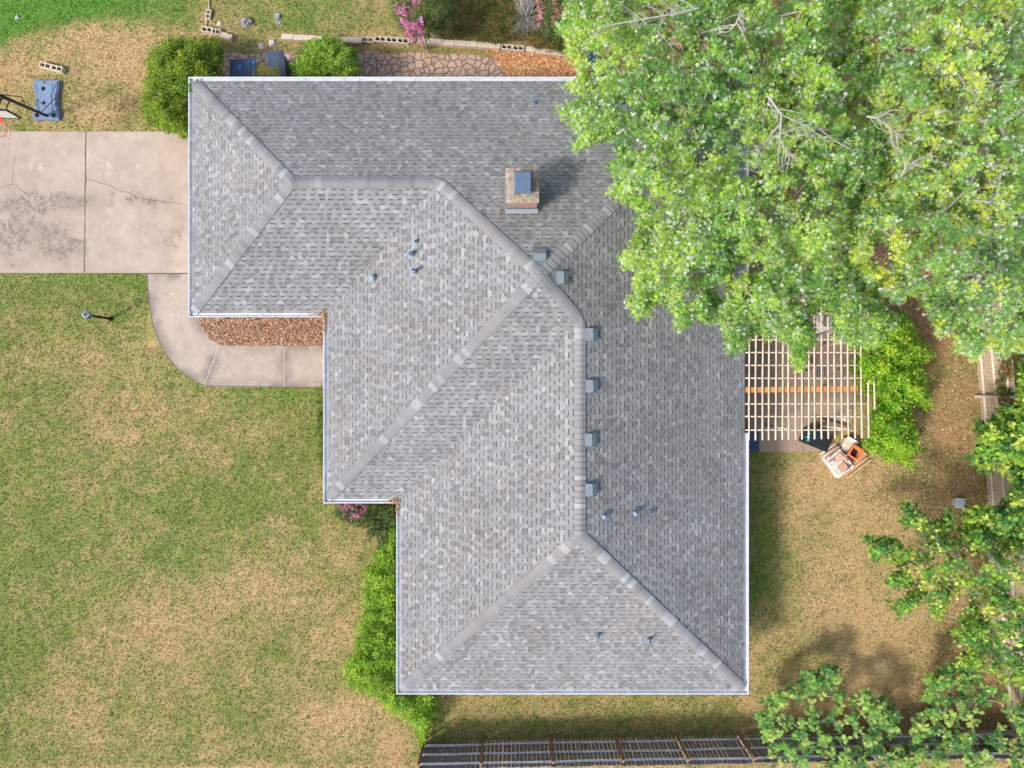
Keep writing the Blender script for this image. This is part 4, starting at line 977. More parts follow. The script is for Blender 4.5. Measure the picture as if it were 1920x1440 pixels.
bush('crape_myrtle', 'crape myrtle covered in vivid pink blossom beside the hollow edging blocks', 'flowering bush', [(735, -20), (850, -30), (845, 30), (826, 62), (800, 70), (775, 78), (752, 50), (738, 20)], .5, 2.3, 230, 24, .10, .07, [(.09, .17, .03), (.13, .22, .04), (.07, .12, .03)], 'oval', 37, edge=30, thr=.2, flowers=([(738, -10), (775, -10), (790, 28), (795, 58), (790, 78), (766, 76), (752, 48), (742, 20)], 85, [(.75, .22, .45), (.80, .34, .55), (.70, .18, .38)], .05))
bush('crape_myrtle', 'crape myrtle with sparse salmon pink blossom beside the dead grey shrub', 'flowering bush', [(1000, -20), (1075, -20), (1080, 30), (1062, 60), (1040, 76), (1015, 60), (1002, 30)], .5, 2.3, 170, 22, .10, .07, [(.09, .17, .03), (.13, .22, .04), (.16, .20, .06)], 'oval', 38, edge=30, thr=.3, flowers=([(1000, -10), (1070, -10), (1066, 30), (1030, 60), (1012, 58), (1004, 20)], 42, [(.74, .26, .34), (.72, .34, .36), (.62, .25, .25)], .045))
# vine over the pergola's east end
bush('climbing_vine', 'lush bright green vine swallowing the east end of the pergola', 'vine', [(1588, 615), (1640, 590), (1700, 600), (1712, 640), (1742, 672), (1716, 686), (1728, 712), (1738, 768), (1708, 752), (1700, 778), (1712, 806), (1720, 832), (1702, 846), (1706, 872), (1690, 862), (1672, 850), (1660, 856), (1646, 842), (1628, 838), (1618, 826), (1640, 806), (1632, 780), (1646, 748), (1618, 728), (1610, 708), (1594, 690), (1602, 660)], .6, 3.0, 900, 36, .11, .10, [(.22, .46, .03), (.34, .58, .04), (.46, .64, .05), (.13, .33, .03)], 'oval', 41, edge=42, stems=8, thr=.2, tipcol=(.50, .66, .06))
# big-leaf trees on the east fence
BL = [(.20, .40, .06), (.28, .50, .06), (.38, .56, .07), (.54, .64, .12), (.09, .24, .06), (.12, .30, .07)]
polyE1 = [(1925, 690), (1900, 760), (1872, 775), (1845, 800), (1838, 850), (1832, 862), (1850, 880), (1866, 872), (1900, 898), (1900, 925), (1876, 945), (1850, 950), (1820, 962), (1818, 975), (1840, 980), (1880, 1010), (1925, 1020), (1980, 900), (1980, 700)]
tree('fence_tree', 'big-leaved green tree growing through the east fence above the grey box', 'broad-leaved trees on the east fence', polyE1, 2.4, 4.2, 330, 17, .14, .17, BL, 'round', (1915, 880), 51, thr=.12, edge=45, inset=9, trunk_r=.12, droop=.25, flat=.5)
polyE2 = [(1925, 1020), (1880, 1010), (1840, 985), (1805, 1000), (1785, 1010), (1790, 965), (1760, 985), (1700, 948), (1700, 985), (1745, 1010), (1730, 1035), (1690, 1020), (1625, 1008), (1640, 1045), (1690, 1060), (1670, 1095), (1720, 1110), (1680, 1140), (1690, 1155), (1740, 1125), (1760, 1155), (1800, 1110), (1815, 1150), (1795, 1185), (1820, 1215), (1800, 1240), (1850, 1260), (1925, 1290), (1980, 1200), (1980, 1040)]
tree('fence_tree', 'open branched broad-leaved tree reaching west over the dry lawn at the east fence', 'broad-leaved trees on the east fence', polyE2, 2.6, 4.4, 560, 12, .12, .14, BL+[(.24, .30, .06)], 'round', (1885, 1110), 52, thr=.33, nscale=26, inset=4, edge=60, holes=[(1826, 990, 14, 14), (1812, 1130, 14, 12), (1720, 1085, 18, 6)], trunk_r=.13, droop=.2, flat=.5,
     bare=[([(1900, 1075, 0), (1880, 1065, 0), (1860, 1060, 0)], 4.6, .02), ([(1815, 1065, 0), (1790, 1045, 0), (1750, 1015, 0)], 3.9, .02), ([(1790, 1085, 0), (1765, 1070, 0)], 3.9, .018), ([(1838, 1113, 0), (1808, 1112, 0)], 4.2, .018)])
polyO1 = [(1425, 1340), (1432, 1318), (1465, 1290), (1500, 1275), (1508, 1262), (1530, 1265), (1540, 1255), (1570, 1255), (1562, 1290), (1590, 1305), (1620, 1298), (1655, 1310), (1685, 1340), (1684, 1375), (1650, 1385), (1640, 1400), (1700, 1400), (1715, 1430), (1690, 1458), (1450, 1458), (1438, 1400)]
OK_ = [(.14, .33, .09), (.24, .48, .10), (.38, .60, .13), (.50, .66, .17), (.13, .33, .09)]
tree('oak_tree', 'young oak with starry leaf clusters growing over the south fence, nearer the house', 'young oaks at the south fence', polyO1, 1.4, 2.1, 230, 12, .04, .20, OK_, 'oak', (1560, 1420), 61, thr=.30, nscale=22, edge=45, trunk_r=.10, droop=.05, flat=.25, tipcol=(.62, .58, .24), aniso=.12)
polyO2 = [(1738, 1268), (1780, 1248), (1815, 1252), (1850, 1275), (1880, 1300), (1920, 1330), (1945, 1458), (1740, 1458), (1700, 1440), (1720, 1350), (1745, 1335), (1735, 1310)]
tree('oak_tree', 'young oak with starry leaf clusters in the south east corner of the yard', 'young oaks at the south fence', polyO2, 1.4, 2.1, 225, 12, .04, .20, OK_, 'oak', (1800, 1390), 62, thr=.30, nscale=22, edge=45, trunk_r=.10, droop=.05, flat=.25, tipcol=(.62, .58, .24), aniso=.12)
bush('fence_shrub', 'reddish and yellow-green shrub beyond the east fence below the maple', 'shrub', [(1880, 640), (1915, 640), (1918, 700), (1915, 770), (1880, 770), (1868, 740), (1874, 690)], .5, 1.9, 150, 26, .12, .08, [(.16, .22, .03), (.10, .17, .03), (.30, .14, .05), (.24, .27, .05)], 'oval', 42, edge=20, stems=4)
# ground cover bed and dead shrub
gc = [(800, -40), (1100, -40), (1110, 100), (1080, 104), (1000, 92), (940, 84), (870, 76), (810, 66), (830, 30)]
r = np.random.default_rng(8); x, y = sample_poly(gc, 2600, r, [(812, 20, 18, 30)]); k = vnoise(x, y, 40, 12) > .2; x, y = x[k], y[k]; z = .05+.25*vnoise(x, y, 30, 4)
C = np.stack([(x-960)*K*(H-z)/H, (720-y)*K*(H-z)/H, z], 1)
o = crown_leaves('ground_cover', C, np.tile([0, 0, 1.0], (len(C), 1)), 12, .08, .055, [(.10, .15, .03), (.17, .20, .04), (.06, .10, .02), (.26, .26, .07), (.30, .17, .06)], 'oval', None, 71, droop=0)
tag(o, 'low leafy ground cover filling the bed behind the block edging', 'ground cover', kind='stuff')
dead = thing('dead_shrub', 'bare grey dead shrub between the ground cover and the pink crape myrtle', 'shrub', (*P2(985, 40), 0)); mb = MB()
for i in range(170):
    bx, by = random.gauss(0, .10), random.gauss(0, .2); L_ = random.uniform(.5, 1.5); a = random.gauss(-PI/2 if random.random() < .35 else PI/2, .5)
    p0 = Vector((bx*.5, by*.5, 0)); p1 = p0+Vector((math.cos(a)*L_*.35, math.sin(a)*L_*.3, L_*.6)); p2 = p1+Vector((math.cos(a+random.gauss(0, .7))*L_*.4, math.sin(a)*L_*.45, L_*.15)); mb.tube([p0, p1, p2], [.012, .008, .003], 4, cap=False)
mb.build('twigs', M['twig'], dead)
sticks('sapling', 'thin dark bare sapling standing on the brown soil under the maples', 'sapling', [([(1668, 535, 0), (1672, 505, .8), (1664, 478, 1.6), (1658, 460, 2.2), (1672, 450, 2.6)], .06), ([(1664, 478, 1.6), (1645, 462, 2.2), (1630, 466, 2.5)], .03), ([(1660, 462, 2.2), (1675, 462, 2.6), (1680, 470, 2.8)], .03)], 'bark')

# ------------------------------------------------------------------ grass, fallen leaves
rg = np.random.default_rng(99); NG = 430000
gx = rg.uniform(-60, 1980, NG); gy = rg.uniform(-60, 1500, NG)
roofpoly = [(375, 170), (1340, 170), (1340, 1235), (790, 1235), (790, 905), (640, 905), (640, 600), (375, 580)]
k = ~inpoly(gx, gy, roofpoly); k &= ~((gx < 440) & (gy > 248.5) & (gy < 511)); k &= ~inpoly(gx, gy, outer+[(410, 727), (660, 727), (660, 640), (430, 648)]+bed[::-1]); k &= ~inpoly(gx, gy, bed)
k &= ~inpoly(gx, gy, path) | (rg.random(NG) < .05); k &= ~inpoly(gx, gy, [(1300, 380), (1600, 380), (1640, 520), (1622, 640), (1600, 700), (1597, 790), (1560, 812), (1532, 848), (1300, 848)])
k &= ~((gx > 277) & (gx < 390) & (gy > 510) & (gy < 650))
gx, gy = gx[k], gy[k]; lu, dr, li = ground_attr(gx, gy); k = rg.random(len(gx)) > li*.85; gx, gy, lu, dr, li = gx[k], gy[k], lu[k], dr[k], li[k]; n = len(gx)
grn = np.array([.175, .22, .055])[None]*(1-lu[:, None])+np.array([.085, .26, .03])[None]*lu[:, None]; stw = np.array([.52, .375, .185])
pd = np.clip((dr-.35)/.5+rg.normal(0, .25, n), 0, 1)[:, None]; tint = (grn*(1-pd)+stw*pd)*np.where(rg.random(n) < .33, rg.uniform(.45, .8, n), rg.uniform(.85, 1.3, n))[:, None]
a = rg.uniform(0, 2*PI, n); dirs = np.stack([np.cos(a), np.sin(a), rg.uniform(.25, .9, n)], 1)
pos = np.stack([(gx-960)*K, (720-gy)*K, np.zeros(n)], 1)
o = leaves('grass', pos, dirs, rg.uniform(.045, .10, n), tint, 'blade', M['blade'], flat=.5, seed=5); tag(o, 'mown lawn grass, part green and part straw coloured, around the house', 'grass', kind='stuff')
litter = [(1720, 560), (1830, 560), (1845, 860), (1880, 1290), (1890, 1370), (1620, 1375), (1680, 1330), (1750, 1200), (1780, 1050), (1740, 960), (1640, 950), (1560, 900), (1680, 860), (1740, 760)]
chips('fallen_leaves', 'dry tan leaves scattered on the lawn along the east fence', litter, 5200, (.05, .10), [(.50, .35, .18), (.42, .24, .12), (.34, .18, .09), (.56, .44, .25)], 81, cat='leaves')
chips('fallen_leaves', 'orange brown leaf litter at the east end of the stone path', [(900, 84), (1085, 106), (1085, 158), (960, 158), (930, 110)], 6500, (.05, .11), [(.58, .30, .14), (.46, .20, .09), (.66, .42, .22)], 82, cat='leaves')
chips('fallen_leaves', 'brown leaf litter on the shaded soil beneath the maples', [(1560, 380), (1780, 380), (1790, 600), (1720, 600), (1640, 560)], 3500, (.05, .11), [(.50, .28, .16), (.36, .20, .11), (.58, .40, .22)], 83, cat='leaves')

# ------------------------------------------------------------------ fences
def fence(label, a, b_, side, posts, hgt=1.75, tan=False, gap=.010, skip_top=False, seed=1, tanlow=False, wave=.03):
    """a, b_ ground points; side: unit vector to the inner (rail) side"""
    rr = random.Random(seed); A = Vector((*a, 0)); B = Vector((*b_, 0)); L_ = (B-A).length; e = (B-A).normalized(); s_ = Vector((*side, 0))
    root = thing('wooden_fence', label, 'fence', tuple(A)); rz = math.atan2(e.y, e.x)
    nb = len(posts)-1
    for i in range(nb):
        t0, t1 = posts[i], posts[i+1]; mb = MB(); x = t0; tilt = rr.uniform(-.02, .02)
        low = rr.uniform(-wave, wave)
        while x < t1-.05:
            wd = .135+rr.uniform(-.01, .01); h_ = hgt+rr.uniform(-.025, .025)+low; c = e*(x+wd/2)-s_*(.03+rr.uniform(0, .008)); 
            mb.box((c.x, c.y, h_/2+.02), (wd-gap*rr.uniform(.3, 2.0), .016, h_), rz=rz+rr.uniform(-.02, .02), ry=0)
            x += wd+rr.uniform(0, gap)
        mb.build('picket_panel', M['wood'] if not tanlow else M['woodfence_tan'], root)
    for z in (.32, .95, 1.55):
        mb = MB(); zz = [z+rr.uniform(-wave, wave) for _ in posts]
        for i in range(nb):
            m0 = e*posts[i]; m1 = e*posts[i+1]; mid = (m0+m1)/2; mb.tube([m0+s_*.012+Vector((0, 0, zz[i])), mid+s_*(.012)+Vector((0, 0, (zz[i]+zz[i+1])/2+rr.uniform(-wave, wave))), m1+s_*.012+Vector((0, 0, zz[i+1]))], .05, 4, sm=False)
        mb.build('rail', M['railtan'] if tan else M['rail'], root)
    for t in posts:
        ph_ = hgt+(.28 if tan else .04); c = e*t+s_*.11; MB().box((c.x, c.y, ph_/2), (.09, .09, ph_), rz=rz, bevel=.008).build('post', M['postwood'] if not tan else M['railtan'], root)
    return root
M['woodfence_tan'] = mat('mixed_fence_board', (.36, .32, .28), .9, noise=.4, nscale=6, col2=(.66, .47, .30))
fa = P2(797, 1390); fb_ = P2(1890, 1369); Lf = math.hypot(fb_[0]-fa[0], fb_[1]-fa[1])
pp = [0]+[(px-797)*K for px in (906, 1032, 1154, 1268, 1384, 1508, 1630, 1752)]+[Lf]
fence('long weathered grey picket fence along the south side of the yard, rails facing the house', fa, fb_, (0, 1), pp, seed=3)
fc = P2(1768, -30); fd = P2(1888, 1366); Lg = math.hypot(fd[0]-fc[0], fd[1]-fc[1])
pg = [Lg*i/11 for i in range(12)]; pg[6] = (743+30)*K*1.003; 
ev = Vector((fd[0]-fc[0], fd[1]-fc[1])).normalized()
fence('tan and grey picket fence along the east side of the yard, half hidden by trees', fc, fd, (ev.y, -ev.x), pg, tan=True, tanlow=True, seed=4, gap=.004)
fe = P2(798, 1394); ff = P2(801, 1520)
fence('short grey fence return running south beside the hedge end', fe, ff, (1, 0), [0, 1.1, 2.3], seed=6, tan=False)

# ------------------------------------------------------------------ pergola
perg = thing('pergola', 'open pergola of peeled pale poles with one orange beam behind the house', 'pergola', (*P2(1520, 690, 0), 0)); PO = Vector(perg.location)
ZP = 2.55
vx = [1405.5, 1417.5, 1430.5, 1442, 1455, 1467.5, 1479, 1492, 1504, 1516, 1527.5, 1540, 1553, 1565, 1578, 1590, 1602.5, 1615, 1627.5, 1639]
for i, x in enumerate(vx):
    yb_ = 826-i*.25 if i < 19 else 768; yt = 535+random.uniform(-8, 12); mb = MB(); n = 9; bow = random.uniform(-1, 1)
    pts = [P(x+(1.2*i/20-.6)*((k/n)*2-1)*2+bow*math.sin(PI*k/n)+random.uniform(-.25, .25), yt+(yb_-yt)*k/n, ZP+.09+random.uniform(-.006, .006))-PO for k in range(n+1)]
    mb.tube(pts, [.026+random.uniform(-.003, .003) for _ in pts], 8); mb.build('rafter_pole', M['pole'], perg)
for y, x1 in ((563, 1620), (588, 1622), (614, 1622), (637, 1625), (661, 1625), (685, 1622), (709, 1622), (757, 1633), (781, 1633), (806, 1606)):
    sh_ = 0 if y != 563 else 0; mb = MB(); n = 8
    pts = [P(1397+(x1-1397)*k/n, y+random.uniform(-.35, .35), ZP+.025)-PO for k in range(n+1)]
    mb.tube(pts, .024, 8); mb.build('cross_pole', M['pole'], perg)
a = P(1397, 731, ZP-.03)-PO; b_ = P(1608, 729, ZP-.03)-PO; c = (a+b_)/2
MB().box(c, ((b_-a).length, .17, .07), rz=math.atan2(b_.y-a.y, b_.x-a.x), bevel=.006).build('beam', M['orangebeam'], perg)
for px, py in ((1600, 806), (1600, 729), (1600, 640), (1600, 560), (1490, 806), (1490, 560)):
    q_ = P(px, py, ZP)-PO; MB().tube([(q_.x, q_.y, 0), (q_.x, q_.y, ZP)], .045, 8).build('post', M['pole'], perg)

# ------------------------------------------------------------------ bins
def bin_(label, px, py, rz, m, hinge, L_=.82, W_=.60, h_=1.05, group='wheelie bins'):
    x, y = P2(px, py, h_); root = thing('wheelie_bin', label, 'wheelie bin', (x, y, 0), rz, group)
    b = MB(); b.box((0, 0, h_*.48), (L_*.80, W_*.84, h_*.86), taper=1.08, bevel=.04); b.build('body', M[m], root)
    l = MB(); l.box((0, 0, h_-.045), (L_, W_, .05), bevel=.022).box((.0, 0, h_-.012), (L_*.80, W_*.80, .03), taper=.93, bevel=.013).box((-.02, 0, h_+.008), (L_*.28, W_*.34, .018), bevel=.008)
    for s_ in (-1, 1): l.box((0, s_*W_*.27, h_+.004), (L_*.7, .025, .016), bevel=.006)
    l.build('lid', M[m], root)
    hm = MB(); hm.tube([(L_*.5, -W_*.42, h_-.06), (L_*.5, W_*.42, h_-.06)], .022, 8)
    for s_ in (-1, 1): hm.box((L_*.47, s_*W_*.33, h_-.035), (.09, .10, .06), bevel=.012)
    hm.build('hinge', M[hinge], root)
    for s_ in (-1, 1):
        wz = MB(); wz.tube([(L_*.40, s_*W_*.40, .12), (L_*.40, s_*W_*.49, .12)], .12, 16); wz.build('wheel', M['blackplastic'], root)
    if hinge == 'hinge': MB().box((-.05, 0, h_+.02), (.075, .20, .008), bevel=.003).build('lid_plate', M['hinge'], root)
    return root
bin_('navy blue wheelie bin with bright blue hinges under the north eave beside the big shrub', 453, 127, 0, 'binblue', 'hinge')
bin_('slate grey wheelie bin set askew, right of the navy one at the north eave', 516, 119, math.radians(-84), 'bingrey', 'blackplastic', L_=.90, W_=.62)
bin_('dark navy wheelie bin at the patio corner under the east eave', 1408, 828, math.radians(90), 'binblue', 'blackplastic', L_=.70, W_=.58, h_=1.0)
# dark bag-like bin under the maple
bin_('dark blue bin half hidden by maple leaves at the north eave', 1110, 124, math.radians(60), 'binblue', 'blackplastic')

# ------------------------------------------------------------------ concrete blocks
def block_mb(hollow, L_=.395, W_=.19, h_=.19):
    mb = MB()
    if not hollow: return mb.box((0, 0, h_/2), (L_, W_, h_), bevel=.008)
    t = .032; xs_ = [-L_/2, -L_/2+t, -t/2, t/2, L_/2-t, L_/2]; ys_ = [-W_/2, -W_/2+t, W_/2-t, W_/2]
    vs_ = [(x, y, z) for z in (0, h_) for x in xs_ for y in ys_]; ix = lambda i, j, k: k*24+i*4+j; fs_ = []
    for i in range(5):
        for j in range(3):
            if (i in (1, 3)) and j == 1:
                fs_ += [(ix(i, j, 0), ix(i, j, 1), ix(i+1, j, 1), ix(i+1, j, 0)), (ix(i, j+1, 0), ix(i+1, j+1, 0), ix(i+1, j+1, 1), ix(i, j+1, 1)), (ix(i, j, 0), ix(i, j+1, 0), ix(i, j+1, 1), ix(i, j, 1)), (ix(i+1, j, 0), ix(i+1, j, 1), ix(i+1, j+1, 1), ix(i+1, j+1, 0))]
                continue
            fs_.append((ix(i, j, 1), ix(i+1, j, 1), ix(i+1, j+1, 1), ix(i, j+1, 1)))
    for i in range(5): fs_ += [(ix(i, 0, 0), ix(i+1, 0, 0), ix(i+1, 0, 1), ix(i, 0, 1)), (ix(i, 3, 0), ix(i, 3, 1), ix(i+1, 3, 1), ix(i+1, 3, 0))]
    for j in range(3): fs_ += [(ix(0, j, 0), ix(0, j, 1), ix(0, j+1, 1), ix(0, j+1, 0)), (ix(5, j, 0), ix(5, j+1, 0), ix(5, j+1, 1), ix(5, j, 1))]
    mb.add(vs_, fs_)
    # dark soil at the bottom of the cells
    return mb
hol = block_mb(True).build('concrete_block', M['block']); sol = block_mb(False).build('concrete_block', M['block']); used = {hol: False, sol: False}
soil_in = MB().box((-.083, 0, .03), (.14, .12, .02)).box((.083, 0, .03), (.14, .12, .02)).build('soil_fill', M['dark'], hol)
def put(kind, px, py, deg, label, group, z=0, sx=1):
    if used[kind]: o_ = copy_tree(kind)
    else: o_ = kind; used[kind] = True
    x, y = P2(px, py, z+.19); o_.location = (x, y, z+random.uniform(-.01, .01)); o_.rotation_euler = (random.uniform(-.02, .02), random.uniform(-.02, .02), math.radians(deg)); o_.scale = (sx, 1, 1); tag(o_, label, 'concrete block', group); return o_
ordn = ['first', 'second', 'third', 'fourth', 'fifth', 'sixth', 'seventh', 'eighth']
put(hol, 84, 122.5, -13, 'west one of the two hollow blocks lying in dry grass beyond the hoop base', 'loose hollow blocks by the hoop'); put(hol, 106, 128, -13, 'east one of the two hollow blocks lying in dry grass beyond the hoop base', 'loose hollow blocks by the hoop')
GB = 'edging blocks of the back bed'
put(hol, 388, 55, -7, 'hollow edging block at the west end, above the big shrub by the garage', GB); put(hol, 404, 58.5, -7, 'hollow edging block touching the tilted solid one above the garage shrub', GB, sx=.8)
put(sol, 424, 67, -17, 'tilted solid edging block above the big shrub at the garage corner', GB)
for i in range(7): put(sol, 538.5+i*21.5, 68.5+i*1.1+random.uniform(-.3, .3), -1.5+random.uniform(-1.2, 1.2), 'pale solid edging block, %s from the west end of the long row' % ordn[i], GB)
put(hol, 690, 74, -3, 'broken hollow edging block between the pale solid row and the three hollow ones', GB, z=-.06)
for i in range(3): put(hol, 713+i*21.3, 72.5+i*1.6, -4, 'hollow edging block west of the pink crape myrtle, %s of three' % ordn[i], GB)
for i in range(8): put(sol, 776.5+i*21.6, 74.7+i*1.45+random.uniform(-.3, .3), -3.5+random.uniform(-1, 1), 'weathered solid edging block before the ground cover, %s east of the pink myrtle' % ordn[i], GB)
for i in range(2): put(hol, 950.5+i*21.6, 87.5+i*1.6, -4, 'hollow edging block by the orange leaf litter, %s of two' % ordn[i], GB)
for i in range(4): put(sol, 994+i*21.4, 92+i*2.6, -5.5, 'low sunken edging block below the dead grey shrub, %s from the west' % ordn[i], GB, z=-.10)
# metal edging strip by the blocks
ed = MB(); ed.tube([P(386, 48, .05), P(388, 30, .06), P(392, 14, .06), P(391, -10, .05)], .02, 5); o = ed.build('garden_edging', M['block']); tag(o, 'thin pale edging strip running north from the tufted hollow block', 'garden edging')
put(hol, 390, 26, 80, 'half buried hollow block on the thin edging strip', GB, z=-.08, sx=.8)
# rocks
def rock(px, py, sz, m, label, seed, cat='rock'):
    rr = random.Random(seed); mb = MB(); n = 9; rings = 5; vs_ = [(0, 0, sz[2])]
    for i in range(1, rings+1):
        for k in range(n):
            ph = i/rings*PI/2*1.1; a = 2*PI*k/n; f_ = 1+rr.uniform(-.22, .22); vs_.append((math.sin(ph)*math.cos(a)*sz[0]*f_, math.sin(ph)*math.sin(a)*sz[1]*f_, max(-.02, math.cos(ph)*sz[2]*f_)))
    fs_ = [(0, 1+k, 1+(k+1) % n) for k in range(n)]+[(1+i*n+k, 1+(i+1)*n+k, 1+(i+1)*n+(k+1) % n, 1+i*n+(k+1) % n) for i in range(rings-1) for k in range(n)]
    mb.add(vs_, fs_); o_ = mb.build('garden_rock', M[m]); o_.location = (*P2(px, py), 0); tag(o_, label, cat)
rock(463, 44, (.22, .20, .22), 'stone', 'dark grey jagged rock in the grass north of the wheelie bins', 1)
rock(511, 80, (.14, .12, .12), 'palestone', 'pale grey rock just above the slate grey wheelie bin', 2)
rock(490, 87, (.10, .10, .06), 'palestone', 'small pinkish stone at the corner of the slate grey bin', 3)
rock(412, 45, (.09, .09, .07), 'palestone', 'small white stone inside the block edging above the garage shrub', 4)
rock(521, 36, (.12, .22, .10), 'stone', 'long dark rock half sunk in grass east of the jagged rock', 5)
rock(1589, 769, (.09, .07, .05), 'palestone', 'small white stone on the soil at the east edge of the patio', 6)
rock(1583, 786, (.09, .10, .05), 'palestone', 'cream coloured stone just south of the white one at the patio edge', 7)

# white scrap on lawn
o = leaves('paper_scrap', np.array([[*P2(30, 33), .03], [*P2(31, 34), .035]]), np.array([[1, -.4, .1], [.3, .6, .1]]), np.array([.18, .14]), np.array([[.8, .8, .8], [.75, .75, .75]]), 'maple', M['chip']); tag(o, 'white scrap of paper on the bright green grass in the north west corner', 'litter')

# ------------------------------------------------------------------ basketball hoop
hb = thing('basketball_hoop', 'portable basketball hoop on a weighted blue-grey base beside the driveway', 'basketball hoop', (*P2(90.5, 190), 0)); HO = Vector(hb.location)
base = MB(); bw, bd = 48*K, 73*K
out_ = [(-.5, -.5), (.5, -.5), (.5, -.30), (.44, -.12), (.44, .10), (.5, .30), (.5, .5), (-.5, .5), (-.47, .28), (-.40, .10), (-.40, -.12), (-.5, -.30)]
q0 = [(x*bw, y*bd) for x, y in out_]
base.prism(q0, 0, .13); base.prism([(x*.90, y*.93) for x, y in q0], .13, .165)
base.prism([(x*.55, y*.80) for x, y in q0], .165, .185)
for s_ in (-1, 1):
    for y0, y1 in ((.10, .36), (-.36, -.10)):
        base.tube([(s_*bw*.40, y1*bd, .165), (s_*bw*.30, (y0+y1)/2*bd, .165), (s_*bw*.38, y0*bd, .165)], .018, 6)
base.build('base', M['hoopbase'], hb)
for x, y, rr in ((-.06, .27, .075), (-.04, -.09, .06), (-.32, -.40, .075), (.33, -.41, .075), (-.05, .44, .02)): MB().lathe((x*bw, y*bd, .1885), [(.001, 0), (rr, 0), (rr*1.1, -.01)], 16).build('filler_cap', M['dark'], hb)
pole_foot = P(93, 220)-HO; ptop = P(-2, 178, 2.62)-HO
RC = P(-1, 243, 3.0)-HO         # rim centre
BB = RC+Vector((0, .40, 0))
pm = MB(); pm.tube([pole_foot+Vector((0, 0, .12)), (pole_foot*.4+ptop*.6), ptop], .05, 10); pm.build('pole', M['black'], hb)
pm = MB(); pm.tube([Vector((-.33*bw, .0, .17)), pole_foot*.8+ptop*.2], .012, 6).tube([Vector((.40*bw, .06, .17)), pole_foot*.8+ptop*.2], .012, 6)
pm.build('brace', M['black'], hb)
pm = MB()
for dx in (-.13, .13):
    pm.tube([ptop+Vector((dx, 0, -.30)), BB+Vector((dx, .04, -.02))], .018, 6); pm.tube([ptop+Vector((dx, 0, .02)), BB+Vector((dx, .04, .40))], .018, 6)
pm.tube([ptop+Vector((-.13, 0, .02)), ptop+Vector((.13, 0, .02))], .018, 6).tube([ptop+Vector((-.13, 0, -.3)), ptop+Vector((.13, 0, -.3))], .018, 6)
pm.tube([ptop+Vector((.15, 0, .0)), ptop*.55+pole_foot*.45+Vector((.06, .22, .15)), ptop*.5+pole_foot*.5], .016, 6)
pm.build('lift_arm', M['black'], hb)
bd_ = MB(); bd_.box(BB+Vector((-.0, 0, .22)), (1.12, .03, .62)); bd_.build('backboard', M['board'], hb)
fr = MB()
for z in (-.10, .54): fr.box(BB+Vector((0, 0, .0+z)), (1.18, .05, .04))
for s_ in (-1, 1): fr.box(BB+Vector((s_*.575, 0, .22)), (.04, .046, .60))
fr.build('backboard_frame', M['black'], hb)
rm = MB(); n = 28; pts = [RC+Vector((math.cos(2*PI*k/n)*.23, math.sin(2*PI*k/n)*.23, 0)) for k in range(n+1)]; rm.tube(pts, .012, 6, cap=False)
rm.add([RC+Vector((-.10, .21, 0)), RC+Vector((.10, .21, 0)), RC+Vector((.07, .39, 0)), RC+Vector((-.07, .39, 0))], [(0, 1, 2, 3)]); rm.build('rim', M['red'], hb)
nm = MB()
for k in range(12):
    for s_ in (-1, 1):
        pts = []
        for j in range(6):
            t = j/5; a = 2*PI*(k+s_*t*1.5)/12; r_ = .225*(1-.45*t); pts.append(RC+Vector((math.cos(a)*r_, math.sin(a)*r_, -.42*t)))
        nm.tube(pts, .005, 4, cap=False)
nm.build('net', M['net'], hb)

# ------------------------------------------------------------------ lamp post
x, y = P2(208, 598); lp = thing('lamp_post', 'black garden lamp post with square glass lantern standing in the front lawn', 'lamp post', (x, y, 0))
MB().tube([(0, 0, 0), (0, 0, 1.22)], .045, 10).lathe((0, 0, 0), [(.09, 0), (.085, .04), (.05, .07)], 12).build('post', M['black'], lp)
lm = MB(); lm.box((0, 0, 1.24), (.16, .16, .03), rz=.78)
for a in range(4): an = .0+a*PI/2; lm.tube([(math.cos(an)*.10, math.sin(an)*.10, 1.25), (math.cos(an)*.14, math.sin(an)*.14, 1.47)], .009, 5)
lm.box((0, 0, 1.485), (.21, .21, .02), rz=.785).box((0, 0, 1.515), (.18, .18, .04), rz=.785, taper=.4)
lm.build('lantern_frame', M['flash'], lp); MB().box((0, 0, 1.36), (.15, .15, .20), rz=.785, taper=1.3).build('lantern_glass', M['glass'], lp)
MB().lathe((0, 0, 1.535), [(.03, 0), (.025, .03), (.001, .05)], 10).build('finial', M['black'], lp)

# ------------------------------------------------------------------ patio clutter
# black storage tub
x, y = P2(1533, 824, .55); tb = thing('storage_tub', 'black lidded storage tub with teal clips at the south end of the pergola', 'storage tub', (x, y, 0), math.radians(-22))
MB().box((0, 0, .27), (.80, .50, .52), taper=1.06, bevel=.03).build('body', M['blackplastic'], tb)
l = MB(); l.box((0, 0, .55), (.92, .58, .05), bevel=.02).box((-.2, 0, .585), (.36, .42, .025), bevel=.01).box((.2, 0, .585), (.36, .42, .025), bevel=.01)
for k in range(4): l.box((.06+k*.085, 0, .602), (.03, .36, .012), bevel=.004)
l.build('lid', M['blackplastic'], tb)
for dx, dy in ((-.36, .08), (-.38, -.06), (-.31, -.16)): MB().box((dx, dy, .59), (.09, .06, .05), bevel=.01).build('clip', M['teal'], tb)
